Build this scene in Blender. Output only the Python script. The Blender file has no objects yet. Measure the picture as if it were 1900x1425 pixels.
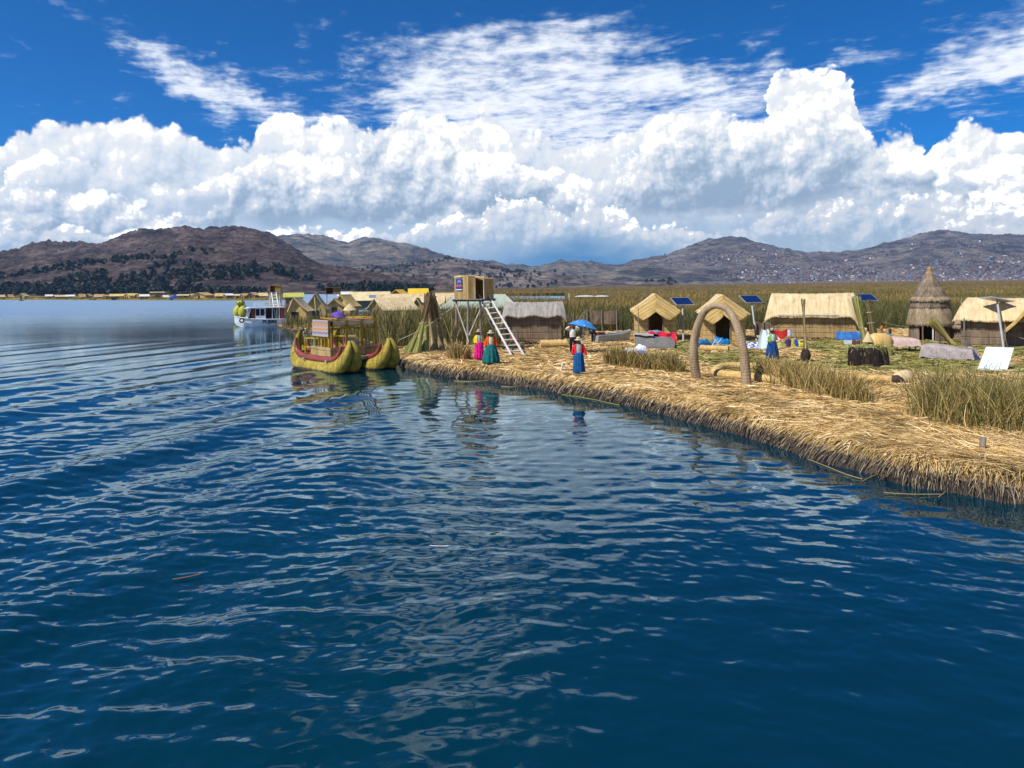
import bpy, bmesh, math, random
import numpy as np
from mathutils import Matrix, Vector
random.seed(7); RNG = np.random.default_rng(11)
R = math.radians
scene = bpy.context.scene
COL = scene.collection

# ---------------------------------------------------------------- camera
F = 1300.0; CX = 950.0; CY = 533.5; ROLL = 0.0105; CAMH = 4.1
cr, sr = math.cos(ROLL), math.sin(ROLL)
cam = bpy.data.cameras.new('camera'); camo = bpy.data.objects.new('camera', cam); COL.objects.link(camo)
cam.sensor_fit = 'HORIZONTAL'; cam.sensor_width = 36.0; cam.lens = 36.0*F/1900.0
cam.shift_y = -(712.5-CY)/1900.0
cam.clip_start = 0.1; cam.clip_end = 30000
camo.matrix_world = Matrix(((cr, sr, 0, 0), (0, 0, -1, 0), (-sr, cr, 0, CAMH), (0, 0, 0, 1)))
scene.camera = camo

def uv(X, Y):
    a = (X-CX)/F; b = (CY-Y)/F
    return a*cr + b*sr, b*cr - a*sr
def G(X, Y, z=0.5):
    """point of the level z seen at a pixel of the photograph"""
    u, v = uv(X, Y); d = (z-CAMH)/v
    return (u*d, d, z)
def AT(X, Y, d):
    u, v = uv(X, Y)
    return (u*d, d, CAMH + v*d)

# ---------------------------------------------------------------- sun, sky, exposure
SUN_TO = Vector((-0.50, -0.34, 0.80)).normalized()
sl = bpy.data.lights.new('sun', 'SUN'); sl.energy = 4.6; sl.angle = R(0.53); sl.color = (1.0, 0.95, 0.87)
so = bpy.data.objects.new('sun', sl); COL.objects.link(so)
so.rotation_euler = SUN_TO.to_track_quat('Z', 'Y').to_euler()
vs = scene.view_settings
scene.display_settings.display_device = 'sRGB'
vs.view_transform = 'Standard'; vs.look = 'None'; vs.exposure = 0.32; vs.gamma = 1.0; vs.use_curve_mapping = False

world = bpy.data.worlds.new('World'); scene.world = world; world.use_nodes = True
WT = world.node_tree; WT.nodes.clear()

class NB:
    """small node builder"""
    def __init__(s, nt): s.nt = nt
    def n(s, t, **k):
        x = s.nt.nodes.new(t)
        for a, b in k.items(): setattr(x, a, b)
        return x
    def put(s, sock, v):
        if v is None: return
        if hasattr(v, 'is_linked') or isinstance(v, bpy.types.NodeSocket): s.nt.links.new(v, sock)
        else: sock.default_value = v
    def m(s, op, a, b=None, c=None, clamp=False):
        x = s.n('ShaderNodeMath', operation=op, use_clamp=clamp)
        for i, v in enumerate((a, b, c)): s.put(x.inputs[i], v)
        return x.outputs[0]
    def add(s, a, b): return s.m('ADD', a, b)
    def sub(s, a, b): return s.m('SUBTRACT', a, b)
    def mul(s, a, b): return s.m('MULTIPLY', a, b)
    def mad(s, a, b, c): return s.m('MULTIPLY_ADD', a, b, c)
    def ss(s, v, lo, hi, a=0.0, b=1.0):
        x = s.n('ShaderNodeMapRange', interpolation_type='SMOOTHSTEP', clamp=True)
        for i, q in enumerate((v, lo, hi, a, b)): s.put(x.inputs[i], q)
        return x.outputs[0]
    def lin(s, v, lo, hi, a=0.0, b=1.0):
        x = s.n('ShaderNodeMapRange', clamp=True)
        for i, q in enumerate((v, lo, hi, a, b)): s.put(x.inputs[i], q)
        return x.outputs[0]
    def vec(s, x=0.0, y=0.0, z=0.0):
        c = s.n('ShaderNodeCombineXYZ')
        for i, q in enumerate((x, y, z)): s.put(c.inputs[i], q)
        return c.outputs[0]
    def sep(s, v):
        c = s.n('ShaderNodeSeparateXYZ'); s.put(c.inputs[0], v); return c.outputs
    def vm(s, op, a, b=None, sc=None):
        x = s.n('ShaderNodeVectorMath', operation=op)
        s.put(x.inputs[0], a)
        if b is not None: s.put(x.inputs[1], b)
        if sc is not None: s.put(x.inputs['Scale'], sc)
        return x.outputs[0]
    def mix(s, f, a, b, blend='MIX'):
        x = s.n('ShaderNodeMix', data_type='RGBA', blend_type=blend)
        s.put(x.inputs[0], f); s.put(x.inputs[6], a); s.put(x.inputs[7], b)
        return x.outputs[2]
    def noise(s, v, scale=1.0, det=3.0, rough=0.5, dim='3D', lac=2.0, dist=0.0, col=False):
        x = s.n('ShaderNodeTexNoise', noise_dimensions=dim)
        s.put(x.inputs['Vector'], v); s.put(x.inputs['Scale'], scale); s.put(x.inputs['Detail'], det)
        s.put(x.inputs['Roughness'], rough); s.put(x.inputs['Lacunarity'], lac); s.put(x.inputs['Distortion'], dist)
        return x.outputs[1 if col else 0]
    def voro(s, v, scale=1.0, det=0.0, rough=0.5, dim='2D', feat='F1', lac=2.0):
        x = s.n('ShaderNodeTexVoronoi', voronoi_dimensions=dim, feature=feat, normalize=True)
        s.put(x.inputs['Vector'], v); s.put(x.inputs['Scale'], scale)
        if 'Detail' in x.inputs: s.put(x.inputs['Detail'], det); s.put(x.inputs['Roughness'], rough); s.put(x.inputs['Lacunarity'], lac)
        return x.outputs['Distance']
    def ramp(s, v, stops, interp='LINEAR'):
        x = s.n('ShaderNodeValToRGB'); s.put(x.inputs[0], v); r = x.color_ramp; r.interpolation = interp
        while len(r.elements) > 1: r.elements.remove(r.elements[-1])
        r.elements[0].position = stops[0][0]; r.elements[0].color = (*stops[0][1], 1)
        for p, c in stops[1:]:
            e = r.elements.new(p); e.color = (*c, 1)
        return x.outputs[0]

def azel(X, Y):
    u, v = uv(X, Y)
    return math.atan(u), math.atan(v/math.sqrt(1+u*u))

# ---------------------------------------------------------------- sky: air from the sky texture, clouds by direction
W = NB(WT)
tc = W.n('ShaderNodeTexCoord')
D = W.vm('NORMALIZE', tc.outputs['Generated'])
dx, dy, dz = W.sep(D)
AZ = W.m('ARCTAN2', dx, dy); EL = W.m('ARCSINE', dz)
P0 = W.vec(AZ, EL, 0.0)
sky = W.n('ShaderNodeTexSky', sky_type='NISHITA')
sky.sun_disc = False
sky.sun_elevation = math.asin(SUN_TO.z); sky.sun_rotation = math.atan2(SUN_TO.x, SUN_TO.y) % (2*math.pi)
sky.altitude = 3800; sky.air_density = 1.0; sky.dust_density = 0.2; sky.ozone_density = 2.5
# polarised deep blue of the high plateau: less red and green scatter
air = W.mix(1.0, sky.outputs[0], (0.006, 0.56, 1.06, 1), 'MULTIPLY')
KC = 10.0    # cloud values are given as seen; the Background strength below is 1/KC

SPAN = 0.78
wn0 = W.noise(P0, 16.0, 4.0, 0.6, '2D', col=True)
w0x, w0y, _ = W.sep(wn0)
AZN = W.lin(W.mad(W.sub(w0x, 0.5), 0.06, AZ), -SPAN, SPAN)
def curve(pts):
    """height of a cloud edge (radians of elevation) along the horizon"""
    x = W.n('ShaderNodeFloatCurve'); W.put(x.inputs['Factor'], 1.0); W.put(x.inputs['Value'], AZN)
    c = x.mapping.curves[0]; q = []
    for X, Y in pts:
        a, e = azel(X, Y); q.append(((a+SPAN)/(2*SPAN), min(max(e*2, 0), 1)))
    q = [(0.0, q[0][1])] + [p for p in q if 0 < p[0] < 1] + [(1.0, q[-1][1])]
    while len(c.points) < len(q): c.points.new(0.5, 0.5)
    for p, (a, b) in zip(c.points, q): p.location = (a, b); p.handle_type = 'VECTOR'
    x.mapping.update()
    return W.mul(x.outputs[0], 0.5)

def puff(P, sc, seed):
    p = W.vm('ADD', P, (seed*3.17, seed*1.31, 0))
    wn = W.noise(p, sc*0.55, 3.0, 0.55, '2D', col=True)
    p = W.vm('ADD', p, W.vm('SCALE', W.vm('SUBTRACT', wn, (0.5, 0.5, 0.5)), sc=0.45/sc))
    v = W.voro(p, sc, 3.2, 0.56, '2D', lac=2.25)
    f = W.noise(p, sc*0.8, 8.0, 0.56, '2D')
    return W.add(W.mul(W.sub(1.0, v), 0.86), W.mul(f, 0.32))      # about 0.35 .. 0.95

def layer(top, base, sc, seed, amp, soft, g0, g1, relief=1.6, basesoft=0.05, gray=(.40, .49, .60), mid=(.70, .755, .82), white=(.93, .94, .95), sun=(-0.016, 0.020)):
    h = puff(P0, sc, seed)
    h2 = puff(W.vm('ADD', P0, (sun[0]*9/sc, sun[1]*9/sc, 0)), sc, seed)
    h3 = puff(W.vm('ADD', P0, (sun[0]*3.2/sc, sun[1]*3.2/sc, 0)), sc, seed)
    big = W.noise(W.vm('ADD', P0, (seed*7.7, 1.0, 0)), 6.0, 3.0, 0.5, '2D')
    hh = W.sub(h, 0.68)
    Tn = W.mad(hh, amp, top)
    d = W.sub(Tn, EL)
    m = W.ss(d, 0.0, soft)
    bs = W.add(base, W.mul(W.sub(W.noise(W.vm('MULTIPLY', P0, (1, 2.2, 1)), sc*0.5, 5.0, 0.55, '2D'), 0.5), 0.05))
    m = W.mul(m, W.ss(W.sub(EL, bs), -basesoft*0.5, basesoft*0.5))
    r = W.m('DIVIDE', W.sub(EL, bs), W.m('MAXIMUM', W.sub(top, base), 0.02))
    lit = W.add(r, W.add(W.mul(W.add(W.sub(h, h2), W.mul(W.sub(h, h3), 0.6)), relief), W.add(W.mul(W.sub(big, 0.5), 1.3), W.mul(hh, 0.55))))
    t = W.ss(lit, g0, g1)
    c = W.ramp(t, [(0.0, gray), (0.45, mid), (0.78, tuple(0.84*x for x in white)), (0.91, tuple(0.96*x for x in white)), (1.0, tuple(1.6*x for x in white))])
    return m, c

# back veil below the cloud tops: pale above, blue-grey rain air near the hills
topA = curve([(-150,250),(-40,330),(0,300),(12,262),(40,238),(70,232),(130,229),(240,225),(290,243),(330,260),(380,270),(420,272),(450,255),(475,236),(520,225),(560,240),(600,238),(690,240),(730,222),(760,212),(830,210),(870,228),(905,214),(950,240),(990,268),(1040,262),(1100,258),(1150,262),(1200,240),(1250,215),(1285,194),(1310,205),(1345,212),(1370,262),(1405,266),(1425,190),(1445,150),(1500,138),(1560,142),(1590,168),(1606,240),(1625,262),(1645,232),(1685,228),(1705,262),(1722,290),(1750,256),(1800,238),(1840,240),(1880,252),(1960,250)])
topV = W.sub(topA, 0.035)
veil_m = W.mul(W.ss(W.sub(topV, EL), 0.0, 0.05), 0.96)
vn = W.noise(W.vm('MULTIPLY', P0, (1.0, 3.2, 1.0)), 4.0, 5.0, 0.55, '2D')
vt = W.add(EL, W.mul(W.sub(vn, 0.5), 0.10))
veil_c = W.ramp(W.lin(vt, 0.0, 0.22), [(0.0, (.36,.50,.64)), (0.22, (.40,.53,.67)), (0.42, (.52,.63,.74)), (0.7, (.74,.80,.87)), (1.0, (.92,.95,.99))])
gapx = W.m('POWER', W.m('DIVIDE', W.sub(AZ, azel(1080, 470)[0]), 0.17), 2.0)
gap = W.mul(W.m('EXPONENT', W.mul(gapx, -1.0)), W.ss(vt, 0.11, 0.04))
veil_c = W.mix(W.mul(gap, 0.95), veil_c, (.055, .22, .46, 1))
wl = W.mul(W.ss(AZ, azel(560, 400)[0], azel(150, 400)[0]), W.ss(vt, 0.05, 0.10))
veil_c = W.mix(W.mul(wl, 0.55), veil_c, (.78, .82, .88, 1))

baseA = curve([(-150,440),(0,430),(300,420),(420,380),(600,360),(900,380),(1100,400),(1400,420),(1700,420),(2000,420)])
mA, cA = layer(topA, baseA, 14.0, 1.0, 0.095, 0.011, -0.20, 1.42, relief=2.3, gray=(.44,.53,.64), mid=(.67,.73,.80))
a2n = W.noise(W.vm('ADD', P0, (3.3, 8.1, 0)), 5.0, 3.0, 0.55, '2D')
topA2 = W.sub(topA, W.mad(a2n, 0.17, -0.035))
mA2, cA2 = layer(topA2, baseA, 18.0, 7.3, 0.085, 0.011, -0.15, 1.38, relief=2.3, gray=(.46,.55,.66), mid=(.66,.72,.79))
topB = curve([(-100,372),(0,366),(60,352),(130,356),(190,366),(235,385),(300,405),(370,400),(410,370),(440,335),(500,310),(560,296),(620,300),(690,268),(720,235),(770,214),(820,226),(860,262),(900,290),(960,300),(1010,330),(1060,350),(1110,400),(1135,350),(1160,300),(1220,262),(1290,235),(1330,222),(1370,238),(1440,225),(1500,200),(1560,210),(1610,255),(1680,300),(1740,318),(1800,350),(1840,340),(1950,350)])
baseB = curve([(-100,440),(0,436),(150,430),(230,432),(300,446),(400,450),(440,404),(560,408),(700,418),(820,424),(900,410),(1000,380),(1060,376),(1110,412),(1150,398),(1250,404),(1330,392),(1430,390),(1500,372),(1650,362),(1760,362),(1830,400),(1950,410)])
mB, cB = layer(topB, baseB, 17.0, 2.4, 0.09, 0.012, -0.04, 1.22, relief=2.1, basesoft=0.022, gray=(.29,.385,.50), mid=(.54,.62,.715))
topC = curve([(-100,430),(0,432),(120,420),(200,426),(300,440),(420,440),(600,432),(700,436),(800,420),(880,398),(930,372),(985,380),(1060,392),(1120,380),(1200,420),(1300,432),(1380,416),(1440,388),(1520,376),(1600,386),(1700,376),(1800,366),(1900,372),(2000,372)])
baseC = curve([(-100,490),(0,486),(300,480),(600,474),(760,476),(900,468),(990,446),(1080,446),(1180,470),(1300,490),(1600,500),(1900,490),(2000,490)])
mC, cC = layer(topC, baseC, 24.0, 5.2, 0.075, 0.008, 0.0, 1.30, relief=1.9, basesoft=0.045, gray=(.38,.50,.62), mid=(.62,.69,.77), white=(.90,.91,.92))

# high thin cloud on a level sheet, seen in perspective
zc = W.m('MAXIMUM', dz, 0.03)
Q = W.vec(W.m('DIVIDE', dx, zc), W.m('DIVIDE', dy, zc), 0.0)
ang = R(28); rx = (math.cos(ang), math.sin(ang)); qx, qy, _ = W.sep(Q)
qa = W.add(W.mul(qx, rx[0]), W.mul(qy, -rx[1])); qb = W.add(W.mul(qx, rx[1]), W.mul(qy, rx[0]))
wq = W.noise(Q, 0.9, 4.0, 0.55, '2D', col=True)
Q2 = W.vm('ADD', W.vec(W.mul(qa, 0.75), W.mul(qb, 1.35), 0.0), W.vm('SCALE', W.vm('SUBTRACT', wq, (.5, .5, .5)), sc=1.1))
wisp = W.noise(Q2, 1.5, 9.0, 0.66, '2D')
rip = W.noise(W.vm('ADD', Q, (5, 2, 0)), 9.0, 4.0, 0.62, '2D')
wisp = W.add(wisp, W.mul(W.sub(rip, 0.5), 0.50))
fine = W.noise(P0, 9.0, 4.0, 0.6, '2D', col=True)
fx, fy, _ = W.sep(fine)
AZw = W.mad(W.sub(fx, 0.5), 0.16, AZ); ELw = W.mad(W.sub(fy, 0.5), 0.10, EL)
def blob(X, Y, sx, sy, rot, amt, el=None):
    a, e = azel(X, Y) if el is None else (X, el)
    c, s = math.cos(R(rot)), math.sin(R(rot))
    p = W.sub(AZw, a); q = W.sub(ELw, e)
    x = W.m('DIVIDE', W.add(W.mul(p, c), W.mul(q, s)), sx/F if el is None else sx)
    y = W.m('DIVIDE', W.sub(W.mul(q, c), W.mul(p, s)), sy/F if el is None else sy)
    return W.mul(W.m('EXPONENT', W.mul(W.add(W.mul(x, x), W.mul(y, y)), -1.0)), amt)
bl = [blob(300,95,95,42,-25,.8), blob(400,170,120,34,-28,1.0), blob(540,212,130,26,-12,1.0), blob(440,236,40,14,0,.6), blob(240,205,70,14,8,.55),
      blob(20,75,80,20,-20,.5), blob(100,20,150,10,-12,.35), blob(610,42,36,12,0,.5), blob(595,72,22,18,0,.45),
      blob(720,140,160,70,15,.75), blob(930,110,190,75,18,.9), blob(1090,120,170,90,-20,1.0), blob(1080,200,240,60,0,1.25), blob(820,185,150,40,0,.6),
      blob(1000,240,150,40,0,1.3), blob(1330,160,150,48,10,1.05), blob(1540,125,150,22,4,.85), blob(1400,225,90,30,0,.8),
      blob(1760,140,190,36,18,.85), blob(1880,100,150,50,20,.85), blob(1700,180,130,16,14,.55), blob(1760,212,100,14,0,.5),
      blob(1720,45,70,22,10,.3), blob(1860,12,60,16,10,.35), blob(1010,170,80,60,0,.5),
      blob(-0.16,0,0.17,0.085,8,1.8,el=0.55), blob(-0.06,0,0.10,0.05,-12,1.2,el=0.47), blob(-0.46,0,0.09,0.035,10,.8,el=0.43), blob(-0.62,0,0.26,0.05,12,.35,el=0.62), blob(0.5,0,0.5,0.06,5,.28,el=0.85)]
bsum = bl[0]
for b in bl[1:]: bsum = W.add(bsum, b)
bsum = W.m('MINIMUM', bsum, 1.6)
ci = W.add(W.mul(bsum, 0.46), W.mul(W.sub(wisp, 0.5), 1.35))
mCi = W.mul(W.ss(ci, 0.20, 0.96), 0.93)
cCi = W.mix(W.ss(ci, 0.2, 0.75), (.50, .66, .84, 1), (.90, .93, .97, 1))

def scale_c(c): return W.vm('SCALE', c, sc=KC)
col = air
col = W.mix(mCi, col, scale_c(cCi))
col = W.mix(veil_m, col, scale_c(veil_c))
for m_, c_ in ((mA, cA), (mA2, cA2), (mB, cB), (mC, cC)):
    col = W.mix(m_, col, scale_c(c_))
# below the horizon: plain dark lake blue
below = W.ss(dz, -0.01, -0.03)
col = W.mix(below, col, (0.6, 1.2, 1.9, 1))
bg = W.n('ShaderNodeBackground'); W.put(bg.inputs[0], col); bg.inputs[1].default_value = 0.1
wo = W.n('ShaderNodeOutputWorld'); WT.links.new(bg.outputs[0], wo.inputs[0])
world.cycles.sampling_method = 'MANUAL'; world.cycles.sample_map_resolution = 1024
# ---------------------------------------------------------------- helpers
def tag(o, label=None, cat=None, group=None, kind=None):
    if label: o['label'] = label
    if cat: o['category'] = cat
    if group: o['group'] = group
    if kind: o['kind'] = kind
    return o
def empty(name, loc=(0, 0, 0), rz=0.0, label=None, cat=None, group=None):
    o = bpy.data.objects.new(name, None); COL.objects.link(o)
    o.location = loc; o.rotation_euler = (0, 0, rz); o.empty_display_size = 0.2
    return tag(o, label, cat, group)
def link(name, me, parent=None, loc=None, rz=None):
    o = bpy.data.objects.new(name, me); COL.objects.link(o)
    if parent: o.parent = parent
    if loc is not None: o.location = loc
    if rz is not None: o.rotation_euler = (0, 0, rz)
    return o
def np_mesh(name, V, Fc, mats=(), smooth=False, midx=None):
    V = np.asarray(V, dtype=np.float32).reshape(-1, 3); Fc = np.asarray(Fc, dtype=np.int32)
    me = bpy.data.meshes.new(name)
    n, k = Fc.shape
    me.vertices.add(len(V)); me.vertices.foreach_set('co', V.ravel())
    me.loops.add(n*k); me.loops.foreach_set('vertex_index', Fc.ravel())
    me.polygons.add(n); me.polygons.foreach_set('loop_start', np.arange(0, n*k, k, dtype=np.int32))
    me.polygons.foreach_set('loop_total', np.full(n, k, dtype=np.int32))
    if smooth: me.polygons.foreach_set('use_smooth', np.ones(n, dtype=bool))
    for m in (mats if isinstance(mats, (list, tuple)) else (mats,)): me.materials.append(m)
    if midx is not None: me.polygons.foreach_set('material_index', np.asarray(midx, dtype=np.int32))
    me.update(calc_edges=True); me.validate()
    return me
class MB:
    """collects shapes, then links them as one mesh object"""
    def __init__(s): s.v = []; s.f = []; s.sm = []
    def raw(s, v, f, smooth=False):
        b = len(s.v); s.v += [tuple(p) for p in v]; s.f += [tuple(i+b for i in q) for q in f]; s.sm += [smooth]*len(f)
    def box(s, c, size, rz=0.0, rx=0.0, ry=0.0, taper=1.0):
        hx, hy, hz = (q/2 for q in size)
        M = Matrix.Translation(c) @ Matrix.Rotation(rz, 4, 'Z') @ Matrix.Rotation(ry, 4, 'Y') @ Matrix.Rotation(rx, 4, 'X')
        p = [M @ Vector((x*hx*(taper if z > 0 else 1), y*hy*(taper if z > 0 else 1), z*hz)) for x, y, z in ((-1,-1,-1),(1,-1,-1),(1,1,-1),(-1,1,-1),(-1,-1,1),(1,-1,1),(1,1,1),(-1,1,1))]
        s.raw(p, [(3,2,1,0),(4,5,6,7),(0,1,5,4),(1,2,6,5),(2,3,7,6),(3,0,4,7)])
    def tube(s, pts, r, n=8, caps=True, smooth=True, sq=(1, 1), up=None):
        pts = [Vector(p) for p in pts]; m = len(pts)
        rr = r if isinstance(r, (list, tuple)) else [r]*m
        b = []; prev = Vector(up) if up else None
        for i, p in enumerate(pts):
            t = (pts[min(i+1, m-1)] - pts[max(i-1, 0)])
            t = t.normalized() if t.length > 1e-9 else Vector((0, 0, 1))
            if prev is None:
                prev = Vector((0, 0, 1)) if abs(t.z) < 0.9 else Vector((0, 1, 0))
            a = prev - t*prev.dot(t)
            a = a.normalized() if a.length > 1e-6 else t.orthogonal().normalized()
            prev = a; c = t.cross(a)
            for k in range(n):
                w = 2*math.pi*k/n
                b.append(p + a*math.cos(w)*rr[i]*sq[0] + c*math.sin(w)*rr[i]*sq[1])
        f = [(i*n+k, i*n+(k+1) % n, (i+1)*n+(k+1) % n, (i+1)*n+k) for i in range(m-1) for k in range(n)]
        s.raw(b, f, smooth)
        if caps:
            s.raw(b[:n], [tuple(range(n))[::-1]]); s.raw(b[-n:], [tuple(range(n))])
    def lathe(s, prof, n=16, c=(0, 0, 0), smooth=True, fn=None):
        b = []
        for r, z in prof:
            for k in range(n):
                w = 2*math.pi*k/n; q = r*(fn(w, z) if fn else 1.0)
                b.append((c[0]+q*math.cos(w), c[1]+q*math.sin(w), c[2]+z))
        m = len(prof)
        s.raw(b, [(i*n+k, i*n+(k+1) % n, (i+1)*n+(k+1) % n, (i+1)*n+k) for i in range(m-1) for k in range(n)], smooth)
        if prof[0][0] > 1e-3: s.raw(b[:n], [tuple(range(n))[::-1]])
        if prof[-1][0] > 1e-3: s.raw(b[-n:], [tuple(range(n))])
    def grid(s, fn, nu, nv, thick=0.0, smooth=True):
        """sheet fn(u, v) with u, v in 0..1, given a thickness along its normal"""
        P = [[Vector(fn(i/nu, j/nv)) for i in range(nu+1)] for j in range(nv+1)]
        b = [p for row in P for p in row]; w = nu+1
        f = [(j*w+i, j*w+i+1, (j+1)*w+i+1, (j+1)*w+i) for j in range(nv) for i in range(nu)]
        s.raw(b, f, smooth)
        if thick:
            q = []
            for j in range(nv+1):
                for i in range(nu+1):
                    a = P[j][min(i+1, nu)]-P[j][max(i-1, 0)]; c = P[min(j+1, nv)][i]-P[max(j-1, 0)][i]
                    nn = a.cross(c); nn = nn.normalized() if nn.length > 1e-9 else Vector((0, 0, 1))
                    q.append(P[j][i]-nn*thick)
            s.raw(q, [t[::-1] for t in f], smooth)
            rim = [i for i in range(w)] + [j*w+nu for j in range(1, nv+1)] + [nv*w+i for i in range(nu-1, -1, -1)] + [j*w for j in range(nv-1, 0, -1)]
            k = len(rim)
            s.raw([b[i] for i in rim]+[q[i] for i in rim], [(i, k+i, k+(i+1) % k, (i+1) % k) for i in range(k)], False)
    def prism(s, poly, y0, y1, smooth=False):
        """polygon in x,z pushed from y0 to y1"""
        k = len(poly); a = [(x, y0, z) for x, z in poly]; b = [(x, y1, z) for x, z in poly]
        s.raw(a+b, [tuple(range(k)), tuple(range(2*k-1, k-1, -1))] + [(i, k+i, k+(i+1) % k, (i+1) % k) for i in range(k)], smooth)
    def mesh(s, name, mat):
        me = bpy.data.meshes.new(name); me.from_pydata([tuple(p) for p in s.v], [], s.f)
        me.polygons.foreach_set('use_smooth', s.sm)
        if mat: me.materials.append(mat)
        bm = bmesh.new(); bm.from_mesh(me); bmesh.ops.recalc_face_normals(bm, faces=bm.faces); bm.to_mesh(me); bm.free()
        me.update(); return me
    def build(s, name, mat, parent=None, loc=None, rz=None):
        return link(name, s.mesh(name, mat), parent, loc, rz)
def copy_tree(o, parent=None):
    c = o.copy(); COL.objects.link(c); c.parent = parent
    for ch in list(o.children): copy_tree(ch, c)
    return c

# value noise for shaping ground, hills and scatter
_T = np.random.default_rng(5).random((256, 256)).astype(np.float32)
def vn(x, y):
    x = np.asarray(x, dtype=np.float64); y = np.asarray(y, dtype=np.float64)
    xi = np.floor(x).astype(int); yi = np.floor(y).astype(int); fx = x-xi; fy = y-yi
    fx = fx*fx*(3-2*fx); fy = fy*fy*(3-2*fy)
    a = _T[xi & 255, yi & 255]; b = _T[(xi+1) & 255, yi & 255]; c = _T[xi & 255, (yi+1) & 255]; d = _T[(xi+1) & 255, (yi+1) & 255]
    return (a*(1-fx)+b*fx)*(1-fy)+(c*(1-fx)+d*fx)*fy
def fbm(x, y, o=4, g=0.5, ridged=False):
    s = 0.0; a = 1.0; t = 0.0
    for i in range(o):
        n = vn(x+i*17.3, y-i*9.1)
        s = s + a*((1-np.abs(2*n-1)) if ridged else n); t += a; a *= g; x = x*2.03; y = y*2.03
    return s/t

def blades(P, T, L, Wd, bend, segs=2, prism=False, side=None):
    """P base, T start direction, L length, Wd width, bend vector (added * s^2 * L): curved tapering stalks"""
    n = len(P); P = np.asarray(P, float); T = np.asarray(T, float); bend = np.asarray(bend, float)
    L = np.broadcast_to(np.asarray(L, float), (n,))[:, None]; Wd = np.broadcast_to(np.asarray(Wd, float), (n,))[:, None]
    if side is None: side = RNG.normal(size=(n, 3))
    S = side - T*(np.sum(side*T, 1, keepdims=True)/np.maximum(np.sum(T*T, 1, keepdims=True), 1e-9))
    S /= np.maximum(np.linalg.norm(S, axis=1, keepdims=True), 1e-9)
    N = np.cross(T, S); N /= np.maximum(np.linalg.norm(N, axis=1, keepdims=True), 1e-9)
    k = 3 if prism else 2; rows = []
    for i in range(segs+1):
        t = i/segs; c = P + L*(t*T + t*t*bend); w = Wd*0.5*(1.0-0.55*t)
        if prism:
            for a in (0, 2.094, 4.189): rows.append(c + w*(S*math.cos(a)+N*math.sin(a)))
        else:
            rows += [c - w*S, c + w*S]
    V = np.stack(rows, 1).reshape(-1, 3); m = (segs+1)*k
    q = []
    for i in range(segs):
        for j in range(k if prism else 1):
            j2 = (j+1) % k; q.append((i*k+j, i*k+j2, (i+1)*k+j2, (i+1)*k+j))
    Fc = (np.arange(n)[:, None, None]*m + np.array(q)[None]).reshape(-1, 4)
    return V, Fc
def join_blades(parts):
    Vs, Fs, b = [], [], 0
    for V, Fc in parts: Vs.append(V); Fs.append(Fc+b); b += len(V)
    return np.concatenate(Vs), np.concatenate(Fs)

# ---------------------------------------------------------------- materials
MATS = {}
def newmat(name):
    m = bpy.data.materials.new(name); m.use_nodes = True; nt = m.node_tree
    b = NB(nt); p = nt.nodes['Principled BSDF']; return m, b, p
def flat(name, c, rough=0.7, var=0.12, scale=6.0, metal=0.0, bump=0.0, spec=0.3, sheen=0.0):
    """plain painted or cloth surface with faint mottling"""
    if name in MATS: return MATS[name]
    m, b, p = newmat(name); t = b.n('ShaderNodeTexCoord')
    n = b.noise(t.outputs['Object'], scale, 5.0, 0.6)
    lo = tuple(max(0, x*(1-var*1.5)) for x in c); hi = tuple(min(1, x*(1+var)) for x in c)
    b.put(p.inputs['Base Color'], b.ramp(n, [(0.28, lo), (0.72, hi)]))
    p.inputs['Roughness'].default_value = rough; p.inputs['Metallic'].default_value = metal
    p.inputs['Specular IOR Level'].default_value = spec
    if bump:
        q = b.n('ShaderNodeBump'); q.inputs['Strength'].default_value = bump; q.inputs['Distance'].default_value = 0.03
        b.put(q.inputs['Height'], n); b.put(p.inputs['Normal'], q.outputs[0])
    MATS[name] = m; return m
def streaky(name, stops, stretch=(30, 30, 2), rough=0.85, bump=0.5, fleck=0.35, rings=None, spec=0.2, dist=0.03, band=None):
    """bundled stalks: noise drawn out along one local axis"""
    if name in MATS: return MATS[name]
    m, b, p = newmat(name); t = b.n('ShaderNodeTexCoord')
    v = b.vm('MULTIPLY', t.outputs['Object'], stretch)
    n = b.noise(v, 1.0, 4.0, 0.65); g = b.noise(t.outputs['Object'], 1.6, 4.0, 0.6)
    md = b.noise(b.vm('MULTIPLY', v, (.22, .22, .22)), 1.0, 3.0, 0.6)
    f = b.add(b.add(b.mul(n, .72-fleck), b.mul(md, .38)), b.mul(g, fleck-.10))
    f = b.mad(f, 1.45, -0.225)
    h = n
    if rings:
        z = b.sep(t.outputs['Object'])[rings[0]]
        w = b.m('SINE', b.mul(b.mad(b.sub(g, .5), .12, z), 2*math.pi*rings[1]))
        w = b.ss(w, 0.80, 1.0); f = b.sub(f, b.mul(w, rings[2])); h = b.sub(n, b.mul(w, 0.8))
    b.put(p.inputs['Base Color'], b.ramp(f, stops))
    p.inputs['Roughness'].default_value = rough; p.inputs['Specular IOR Level'].default_value = spec
    q = b.n('ShaderNodeBump'); q.inputs['Strength'].default_value = bump; q.inputs['Distance'].default_value = dist
    b.put(q.inputs['Height'], h); b.put(p.inputs['Normal'], q.outputs[0])
    MATS[name] = m; return m
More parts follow.
